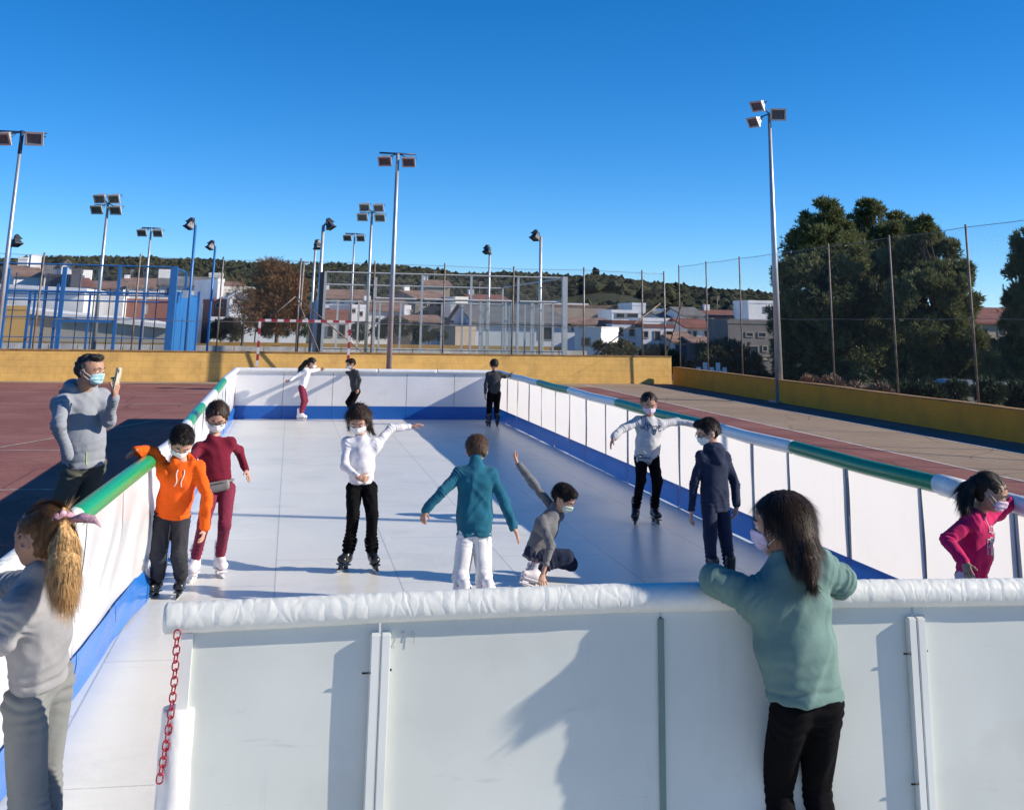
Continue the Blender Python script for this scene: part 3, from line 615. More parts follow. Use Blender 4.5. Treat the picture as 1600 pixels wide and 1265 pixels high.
def rail(name, pts, r, m, parent, crinkle=0.0, seed=0, n=18, ends=True):
    pts = [Vector(p) for p in pts]; Q = []
    for a, b in zip(pts, pts[1:]):
        k = max(1, int((b-a).length/(0.008 if m is m_foam else 0.02))); k = min(k, 400)
        Q += [a.lerp(b, i/k) for i in range(k)]
    Q.append(pts[-1]); vs = []; K = len(Q)
    for i, p in enumerate(Q):
        d = (Q[min(i+1, K-1)]-Q[max(i-1, 0)]).normalized(); x = d.cross(Vector((0, 0, 1))).normalized(); y = x.cross(d)
        e = min(1.0, min(i, K-1-i)*0.02/0.012*0.25+0.82) if ends else 1
        for k in range(n):
            a = 2*math.pi*k/n; dd = x*math.cos(a)+y*math.sin(a); q = p+dd*r
            c = crinkle*(0.45*mnoise.noise(Vector((q.x*9, q.y*9, q.z*9+seed)))+1.0*(0.35-abs(mnoise.noise(Vector((q.x*55+seed, q.y*26, q.z*18)))))*max(0, 0.35+y.dot(dd)*math.copysign(1, y.z))) if crinkle else 0
            vs.append(p+dd*(r*e+c))
    fs = [(i*n+k, (i+1)*n+k, (i+1)*n+(k+1) % n, i*n+(k+1) % n) for i in range(K-1) for k in range(n)]
    fs += [tuple(range(n)), tuple((K-1)*n+k for k in reversed(range(n)))]
    mb = MB(); mb.add(vs, fs, True); return mb.build(name, m, parent)
ZR = 1.0
# ---- right barrier
rb = empty('rink_barrier', (XR, YN, 0), 'right side rink barrier of glowing white sheets with deep green rail sections', 'barrier')
seams = [YF, 24.8, 23.65, 22.5, 21.35, 20.2, 19.15, 18.05, 16.9, 15.75, 14.7, 13.6, 12.5, 11.35, 10.49, 9.34, 8.17, 7.03, 5.9, YN]
for i, (a, b) in enumerate(zip(seams, seams[1:])):
    g = 0.003 if i % 2 else 0.014
    sheet('panel', [(0, a-g-YN), (0, b+g-YN)], 0.215, 0.975, m_pan, rb, 0.010, i*3.7, 8, 0.012)
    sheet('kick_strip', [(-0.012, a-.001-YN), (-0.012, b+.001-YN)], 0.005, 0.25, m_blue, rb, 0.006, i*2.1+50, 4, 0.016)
    w = 0.035 if i % 2 == 0 else 0.018
    MB().box((0.004, b-w-YN, -.04), (0.09, b+w-YN, 0.965)).build('post', m_postd, rb)
def R(y0, y1, m): rail('rail_cover', [(0.0, y0-YN, ZR), (0.0, (y0+y1)/2-YN, ZR-.012), (0.0, y1-YN, ZR)], 0.058, m, rb, 0.001, y0)
for y0, y1, m in ((YF+.05, 22.9, m_foamw), (22.9, 21.6, m_foamw), (21.6, 19.17, m_foamgr), (19.17, 16.26, m_foamw), (16.26, 12.6, m_foamgr), (12.6, 10.37, m_foamw), (10.37, 7.64, m_foamgr), (7.62, 4.5, m_foamw)): R(y0, y1+.004, m)
MB().tube([(0, 7.9-YN, ZR), (0, 7.60-YN, ZR)], 0.069, 14).build('rail_sleeve_end', m_foamw, rb)
# ---- far barrier
fb = empty('rink_barrier', (XL, YF, 0), 'far end rink barrier of white sheets with a blue base behind the three far skaters', 'barrier')
W = XR-XL; xsn = [0, 0.75, 1.9, 3.05, 4.35, W]
xsn = [0, 1.0, 2.05, 3.65, 4.7, W]
for i, (a, b) in enumerate(zip(xsn, xsn[1:])):
    sheet('panel', [(a+.005, 0), (b-.005, 0)], 0.26, 0.975, m_panL, fb, 0.004, i*2.2, 6)
    MB().box((b-.02, .02, -.04), (b+.02, .08, .96)).build('post', m_postd, fb)
    sheet('kick_strip', [(a+.003, -0.012), (b-.003, -0.012)], 0.0, 0.27, m_blue, fb, 0.002, i, 3)
for a, b in ((0, 1.45), (1.45, 3.0), (3.0, 4.3), (4.3, W)): rail('rail_cover', [(a, 0, ZR), (b-.004, 0, ZR)], 0.05, m_foamw, fb, 0.003, a)
# ---- left barrier, bowed line
LP = [(25.95, -1.08), (22, -1.10), (19.6, -1.06), (16, -1.02), (13.7, -1.0), (11.5, -0.95), (10.5, -0.93), (9.4, -0.985), (8.2, -1.03), (6.7, -1.08), (5.6, -1.12), (4.9, -1.13), (4.2, -1.14), (3.4, -1.15)]
LP.reverse()
def lx(y):
    for (y0, x0), (y1, x1) in zip(LP, LP[1:]):
        if y0 <= y <= y1: return x0+(x1-x0)*(y-y0)/(y1-y0)
    return LP[0][1] if y < LP[0][0] else LP[-1][1]
lb = empty('rink_barrier', (0, 0, 0), 'left side rink barrier of buckled glossy white sheets and bright green rail sections', 'barrier')
ls = [25.95, 24.9, 23.8, 22.6, 21.4, 20.2, 19.0, 17.8, 16.6, 15.4, 14.2, 13.0, 11.8, 10.65, 9.5, 8.35, 7.2, 6.05, 4.9, 3.4]
for i, (a, b) in enumerate(zip(ls, ls[1:])):
    k = 6; pp = [(lx(a+(b-a)*j/k), a+(b-a)*j/k) for j in range(k+1)]; pp[0] = (pp[0][0], a-.006); pp[-1] = (pp[-1][0], b+.006)
    sheet('panel', pp, 0.215, 0.985, m_panL, lb, 0.045, 5.3, 14, 0.03, s0=-a)
    p2 = [(x+.014, y) for x, y in pp]
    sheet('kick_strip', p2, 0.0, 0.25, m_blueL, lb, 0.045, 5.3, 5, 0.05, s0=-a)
    MB().box((lx(b)-.10, b-.02, -.04), (lx(b)-.05, b+.02, .96)).build('post', m_postd, lb)
def yl_(u, v): return onz(u, v, 1.03).y
cuts = [(25.9, yl_(353, 593), m_foamw), (yl_(353, 593), yl_(340, 611), m_foamg), (yl_(340, 611), yl_(315, 632), m_foamw), (yl_(315, 632), yl_(272, 659), m_foamg),
        (yl_(272, 659), yl_(222, 713), m_foamw), (yl_(222, 713), yl_(103, 800), m_foamg), (yl_(103, 800), 4.4, m_foam), (4.4, 3.4, m_foam)]
for y0, y1, m in cuts:
    k = 8; rail('rail_cover', [(lx(y0+(y1-y0)*j/k), y0+(y1-y0)*j/k-(0 if j < k else -.004), ZR) for j in range(k+1)], 0.057, m, lb, 0.0012 if m is not m_foam else 0.005, y0)
# ---- near barrier
nb = empty('rink_barrier', (-0.34, YN, 0), 'near rink barrier with pale outer panels, white posts and a crinkled white foam rail', 'barrier')
X0 = -0.34
def nx_(u): return ony(u, 1050, YN).x-X0
posts = [nx_(592), nx_(1431)]; joint = nx_(1033)
edges = [0.06, posts[0], joint, posts[1], posts[1]+1.04, posts[1]+2.08, XR-X0]
for i, (a, b) in enumerate(zip(edges, edges[1:])):
    sheet('panel', [(a+.006, 0), (b-.006, 0)], 0.0, 1.03, m_panf, nb, 0.006, i*3.1+1, 8)
    sheet('inner_panel', [(a+.006, 0.05), (b-.006, 0.05)], 0.22, 1.02, m_pan, nb, 0.006, i*3.1+2, 6)
    sheet('kick_strip', [(a+.006, 0.06), (b-.006, 0.06)], 0.0, 0.24, m_blue, nb, 0.006, i*3.1+2, 4)
for px in posts+[posts[1]+1.04*2]:
    for s in (-1, 1):
        bmx = bmesh.new(); bmesh.ops.create_cube(bmx, size=1)
        for v in bmx.verts: v.co = Vector((px+s*0.0185+v.co.x*0.034, -0.018+v.co.y*0.030, 0.492+v.co.z*0.984))
        bmesh.ops.bevel(bmx, geom=bmx.edges[:], offset=0.004, segments=2, affect='EDGES')
        me = bpy.data.meshes.new('post'); bmx.to_mesh(me); bmx.free(); link('post', me, m_post, nb)
    for z in (0.86, 0.42):
        MB().tube([(px-.062, -.03, z), (px-.03, -.03, z)], 0.0035, 6).build('bolt', m_bolt, nb)
    MB().tube([(px+.037, -.02, .865), (px+.043, -.02, .865)], 0.004, 6).build('bolt', m_bolt, nb)
MB().box((joint-.011, -0.008, 0), (joint+.011, 0.03, 1.0)).build('joint_strip', m_joint, nb)
MB().box((0.035, -0.02, 0.0), (0.075, 0.03, 1.0)).build('end_post', m_post, nb)
zr = lambda u, v: ony(u, v, YN).z
cp = [(256, 966), (420, 958), (596, 949), (760, 942), (960, 934), (1130, 931), (1320, 927), (1440, 926), (1600, 924), (1800, 919)]
rail('rail_cover', [(ony(u, v, YN).x-X0, 0.0, zr(u, v)) for u, v in cp], 0.049, m_foam, nb, 0.0024, 1, 36)
rail('rail_cover', [(ony(1804, 919, YN).x-X0, 0, zr(1800, 919)), (XR-X0, 0, 1.05)], 0.049, m_foam, nb, 0.0032, 2, 24)
# foam sleeve on the gate post
gp = rail('gate_padding', [], 0.05, m_foam, nb) if False else None
mb = MB(); vs = []; n = 20; K = 60
xg = ony(277, 1120, YN-.03).x-X0
for i in range(K):
    z = 0.02+0.745*i/(K-1)
    for k in range(n):
        a = 2*math.pi*k/n; r = 0.056+0.005*mnoise.noise(Vector((math.cos(a)*1.2, math.sin(a)*1.2, z*9)))
        if i in (0, K-1): r *= 0.93
        vs.append((xg+math.cos(a)*r, 0.0+math.sin(a)*r, z))
mb.add(vs, [(i*n+k, i*n+(k+1) % n, (i+1)*n+(k+1) % n, (i+1)*n+k) for i in range(K-1) for k in range(n)]+[tuple((K-1)*n+k for k in range(n))], True)
mb.build('gate_padding', m_foamw, nb)
# handwritten panel numbers
m_mark = mat('faded_marker', (0.20, 0.24, 0.26), 0.7, var=0.3, scale=40)
def strokes(name, S, origin, ax, ay, r, m, parent, nrm=None, bvh=None):
    """pen strokes as thin tubes; S = list of polylines in unit coordinates"""
    mb = MB()
    for st in S:
        pts = []
        for a, b in zip(st, st[1:]):
            k = max(1, int(math.hypot(b[0]-a[0], b[1]-a[1])/0.06)); pts += [(a[0]+(b[0]-a[0])*i/k, a[1]+(b[1]-a[1])*i/k) for i in range(k)]
        pts.append(st[-1]); Q = [Vector(origin)+Vector(ax)*p[0]+Vector(ay)*p[1] for p in pts]
        if bvh is not None:
            Q2 = []
            for q in Q:
                h = bvh.ray_cast(q+nrm*0.25, -nrm)
                if h[0] is not None: Q2.append(h[0]+nrm*r*0.3)
            Q = Q2
        if len(Q) > 1: mb.tube(Q, r, 5)
    return mb.build(name, m, parent)
two = [(0, .75), (.1, .95), (.3, 1), (.5, .88), (.5, .6), (.2, .2), (.0, .02), (.3, .05), (.6, .06)]
four = [[(.15, 1), (-.02, .45), (.45, .5)], [(.42, .85), (.36, .3), (.34, -.15)]]
nine = [[(.5, .8), (.3, 1.0), (.05, .85), (.05, .6), (.3, .5), (.5, .7), (.52, .85)], [(.5, .8), (.5, .4), (.52, -.1)]]
b0 = ony(626, 1003, YN); p0 = (b0.x-X0, -0.009, b0.z)
strokes('panel_number', [two], p0, (.022, 0, 0), (0, 0, .038), 0.0011, m_mark, nb)
strokes('panel_number', four, (p0[0]+.036, -0.009, p0[2]), (.03, 0, 0), (0, 0, .038), 0.0011, m_mark, nb)
b0 = ony(1439, 974, YN); strokes('panel_number', nine, (b0.x-X0, -0.009, b0.z), (.018, 0, 0), (0, 0, .034), 0.0014, m_mark, nb)
# red plastic chain
m_chain = mat('red_plastic_chain', (0.30, 0.008, 0.025), 0.35, var=0.1, scale=20)
ch = empty('chain', ony(276, 985, YN-.04), 'red plastic link chain hanging down beside the gate post', 'chain')
c0 = ony(277, 985, YN-.06); c1 = ony(248, 1222, YN-.06); nl = 19
me0 = None
for i in range(nl):
    t = (i+.5)/nl; c = c0.lerp(c1, t)+Vector((0.012*math.sin(t*3.1), 0, 0)); d = (c1-c0).normalized(); L2 = (c1-c0).length/nl*0.68; w = 0.0105
    s = Vector((1, 0, 0)) if i % 2 == 0 else Vector((0.45, 0.89, 0)); s = (s-d*s.dot(d)).normalized()
    pts = []
    for k in range(17):
        a = 2*math.pi*k/16; q = s*math.cos(a)*w*(1 if abs(math.cos(a)) < .8 else 1); e = math.sin(a); pts.append(c-ch.location+q+d*(L2-w)*(1 if e > 0 else -1 if e < 0 else 0)*min(1, abs(e)*2.2)+d*e*w*.9)
    MB().tube(pts, 0.0027, 6).build('link', m_chain, ch)
# ================================================================== town
def wallm(name, c, var=0.10): return mat(name, c, 0.9, var=var, scale=0.6, bump=0.1, bscale=8, spec=0.2)
m_w1 = wallm('whitewash', (0.80, 0.80, 0.79)); m_w2 = wallm('cream_render', (0.72, 0.69, 0.62)); m_w3 = wallm('pale_render', (0.66, 0.67, 0.70)); m_w4 = wallm('grey_block', (0.20, 0.185, 0.175), .2)
m_w5 = wallm('brick_red_render', (0.24, 0.11, 0.085)); m_w6 = wallm('beige_render', (0.40, 0.33, 0.26)); m_w7 = wallm('dull_cream_hall', (0.42, 0.40, 0.34)); m_w8 = wallm('dark_grey_render', (0.10, 0.095, 0.10))
def tile_m(name, c):
    m, nt, b = new_mat(name); b.inputs['Roughness'].default_value = 0.9
    tc = N(nt, 'ShaderNodeTexCoord'); n1 = N(nt, 'ShaderNodeTexNoise'); n1.inputs['Scale'].default_value = 1.2; n1.inputs['Detail'].default_value = 8
    nt.links.new(tc.outputs['Object'], n1.inputs['Vector']); r = N(nt, 'ShaderNodeValToRGB'); e = r.color_ramp.elements; e[0].position = .3; e[1].position = .7
    e[0].color = tuple(x*.6 for x in c)+(1,); e[1].color = tuple(x*1.2 for x in c)+(1,); nt.links.new(n1.outputs[0], r.inputs[0])
    w = N(nt, 'ShaderNodeTexWave'); w.inputs['Scale'].default_value = 1.6; w.inputs['Distortion'].default_value = .6; nt.links.new(tc.outputs['Object'], w.inputs['Vector'])
    mr = N(nt, 'ShaderNodeMapRange'); mr.inputs[3].default_value = .75; mr.inputs[4].default_value = 1.1; nt.links.new(w.outputs[0], mr.inputs[0])
    mu = N(nt, 'ShaderNodeMixRGB', blend_type='MULTIPLY'); mu.inputs[0].default_value = 1; nt.links.new(r.outputs[0], mu.inputs[1]); nt.links.new(mr.outputs[0], mu.inputs[2]); nt.links.new(mu.outputs[0], b.inputs['Base Color'])
    return m
m_t1 = tile_m('clay_roof_tiles', (0.27, 0.17, 0.125)); m_t2 = tile_m('red_roof_tiles', (0.22, 0.085, 0.06)); m_t3 = tile_m('grey_roof_sheets', (0.19, 0.185, 0.18))
m_win = mat('window_dark', (0.025, 0.028, 0.035), 0.2, var=0.2, scale=1); m_frame = mat('window_surround', (0.30, 0.26, 0.22), 0.7, var=0.1); m_garage = mat('blue_garage_door', (0.07, 0.12, 0.24), 0.5, var=0.1)
def house(label, u0, u1, vb, vt, Y, wm, roof='flat', vr=None, rm=None, wins=(), D=6.5, rot=0.0, trim=None, cat='house', slope_v=None, extra=None):
    """building whose street front spans image columns u0..u1 at distance Y; roof: flat | tile (slope to the front) | shed (rises to one side) | gable (gable to the front)"""
    a = ony(u0, 500, Y); b = ony(u1, 500, Y); um = (u0+u1)/2; z0 = min(ony(um, vb, Y).z, terr(a.x, Y)-.3); zt = ony(um, vt, Y).z; W_ = b.x-a.x
    o = empty('house', (a.x, Y, z0), label, cat); o.rotation_euler.z = rad(rot)
    h = zt-z0; wh = h
    if roof == 'tile' or roof == 'flat':
        MB().box((0, 0, 0), (W_, D, h)).build('wall', wm, o)
    if roof == 'flat':
        mb = MB(); t = .18
        mb.box((-.04, -.04, h), (W_+.04, t, h+.28)); mb.box((-.04, D-t, h), (W_+.04, D+.04, h+.28)); mb.box((-.04, t, h), (t, D-t, h+.28)); mb.box((W_-t, t, h), (W_+.04, D-t, h+.28)); mb.build('parapet', trim or wm, o)
    elif roof == 'tile':
        rh = ony(um, vr, Y+D/2).z-zt; rh = max(.4, rh); e = .3
        mb = MB(); mb.add([(-e, -e, h-.1), (W_+e, -e, h-.1), (W_+e, D/2, h+rh), (-e, D/2, h+rh), (-e, -e, h+.04), (W_+e, -e, h+.04), (W_+e, D/2, h+rh+.14), (-e, D/2, h+rh+.14), (-e, D+e, h-.1), (W_+e, D+e, h-.1), (-e, D+e, h+.04), (W_+e, D+e, h+.04)],
                          [(4, 5, 6, 7), (7, 6, 11, 10), (0, 1, 5, 4), (0, 3, 2, 1), (3, 8, 9, 2), (8, 10, 11, 9), (1, 2, 6, 5), (0, 4, 7, 3), (2, 9, 11, 6), (3, 7, 10, 8)]); mb.build('roof', rm or m_t1, o)
        g = MB(); g.add([(0, 0, h-.02), (0, D, h-.02), (0, D/2, h+rh), (W_, 0, h-.02), (W_, D, h-.02), (W_, D/2, h+rh)], [(0, 2, 1), (3, 4, 5)]); g.build('gable_wall', wm, o)
        if trim: MB().box((-e, -e-.03, h-.22), (W_+e, -e, h-.08)).build('cornice', trim, o)
    elif roof == 'shed':      # vt at left, slope_v at right
        z2 = ony(u1, slope_v, Y).z-z0; z1 = ony(u0, vt, Y).z-z0
        MB().prism([(0, 0), (W_, 0), (W_, z2), (0, z1)], 0, D).build('wall', wm, o)
        ln = math.hypot(W_, z1-z2); mb = MB(); mb.add([(-.2, -.35, z1), (W_+.2, -.35, z2), (W_+.2, D, z2), (-.2, D, z1), (-.2, -.35, z1+.28), (W_+.2, -.35, z2+.28), (W_+.2, D, z2+.28), (-.2, D, z1+.28)], [(0,3,2,1),(4,5,6,7),(0,1,5,4),(1,2,6,5),(2,3,7,6),(3,0,4,7)]); mb.build('roof', rm or m_w1, o)
    elif roof == 'gable':
        zr_ = ony(um, vr, Y).z-z0
        MB().prism([(0, 0), (W_, 0), (W_, h), (W_/2, zr_), (0, h)], 0, D).build('wall', wm, o)
        for sgn in (0, 1):
            xa, xb = (-.15, W_/2) if not sgn else (W_+.15, W_/2); mb = MB()
            mb.add([(xa, -.2, h-.05), (xb, -.2, zr_), (xb, D, zr_), (xa, D, h-.05), (xa, -.2, h+.1), (xb, -.2, zr_+.15), (xb, D, zr_+.15), (xa, D, h+.1)], [(0,3,2,1),(4,5,6,7),(0,1,5,4),(1,2,6,5),(2,3,7,6),(3,0,4,7)]); mb.build('roof', rm or m_t1, o)
    for w in wins:
        wu0, wv0, wu1, wv1 = w[:4]; wmat = w[4] if len(w) > 4 else m_win
        p = ony(wu0, wv0, Y); q = ony(wu1, wv1, Y); x0, x1 = p.x-a.x, q.x-a.x; za, zb = q.z-z0, p.z-z0
        fr = MB(); t = .07
        fr.box((x0-t, -.05, za-t), (x1+t, 0.004, za)); fr.box((x0-t, -.05, zb), (x1+t, 0.004, zb+t)); fr.box((x0-t, -.05, za), (x0, 0.004, zb)); fr.box((x1, -.05, za), (x1+t, 0.004, zb))
        f = fr.build('window', m_frame if wmat is m_win else m_w6, o); MB().box((x0, -.012, za), (x1, -.004, zb)).build('pane', wmat, f)
    if extra: extra(o, W_, h, D)
    rh_ = random.Random(int(u0*7+u1))
    if cat == 'house' and W_ > 3 and rh_.random() < .6:
        ax_ = W_*rh_.uniform(.2, .8); mb = MB(); zt_ = h+rh_.uniform(1.2, 2.2); mb.tube([(ax_, D*.4, h), (ax_, D*.4, zt_)], .03, 4)
        for i in range(4): mb.tube([(ax_-.35+.05*i, D*.4, zt_-.12*i), (ax_+.35-.05*i, D*.4, zt_-.12*i)], .018, 4)
        mb.build('aerial', m_gpost, o)
        if rh_.random() < .6: MB().box((W_*.15-.3, D*.45, h), (W_*.15+.3, D*.45+.5, h+1.3)).build('chimney', m_w1, o)
    return o
G_ = 'town houses behind the courts'
def chim(x, y, s=.5, hh=1.2):
    def f(o, W_, h, D): MB().box((W_*x-s, D*y-s, h), (W_*x+s, D*y+s, h+hh)).build('chimney', m_w1, o)
    return f
def balc(o, W_, h, D):
    MB().box((.3, -.7, h*.48), (W_-.3, 0, h*.48+.12)).build('balcony', m_w5, o)
    mb = MB(); k = int((W_-.6)/.35); mb.box((.3, -.7, h*.48+.95), (W_-.3, -.66, h*.48+1.0))
    for i in range(k): mb.box((.32+i*.35, -.7, h*.48+.12), (.35+i*.35, -.67, h*.48+.95))
    mb.build('balcony_rail', m_casd, o)
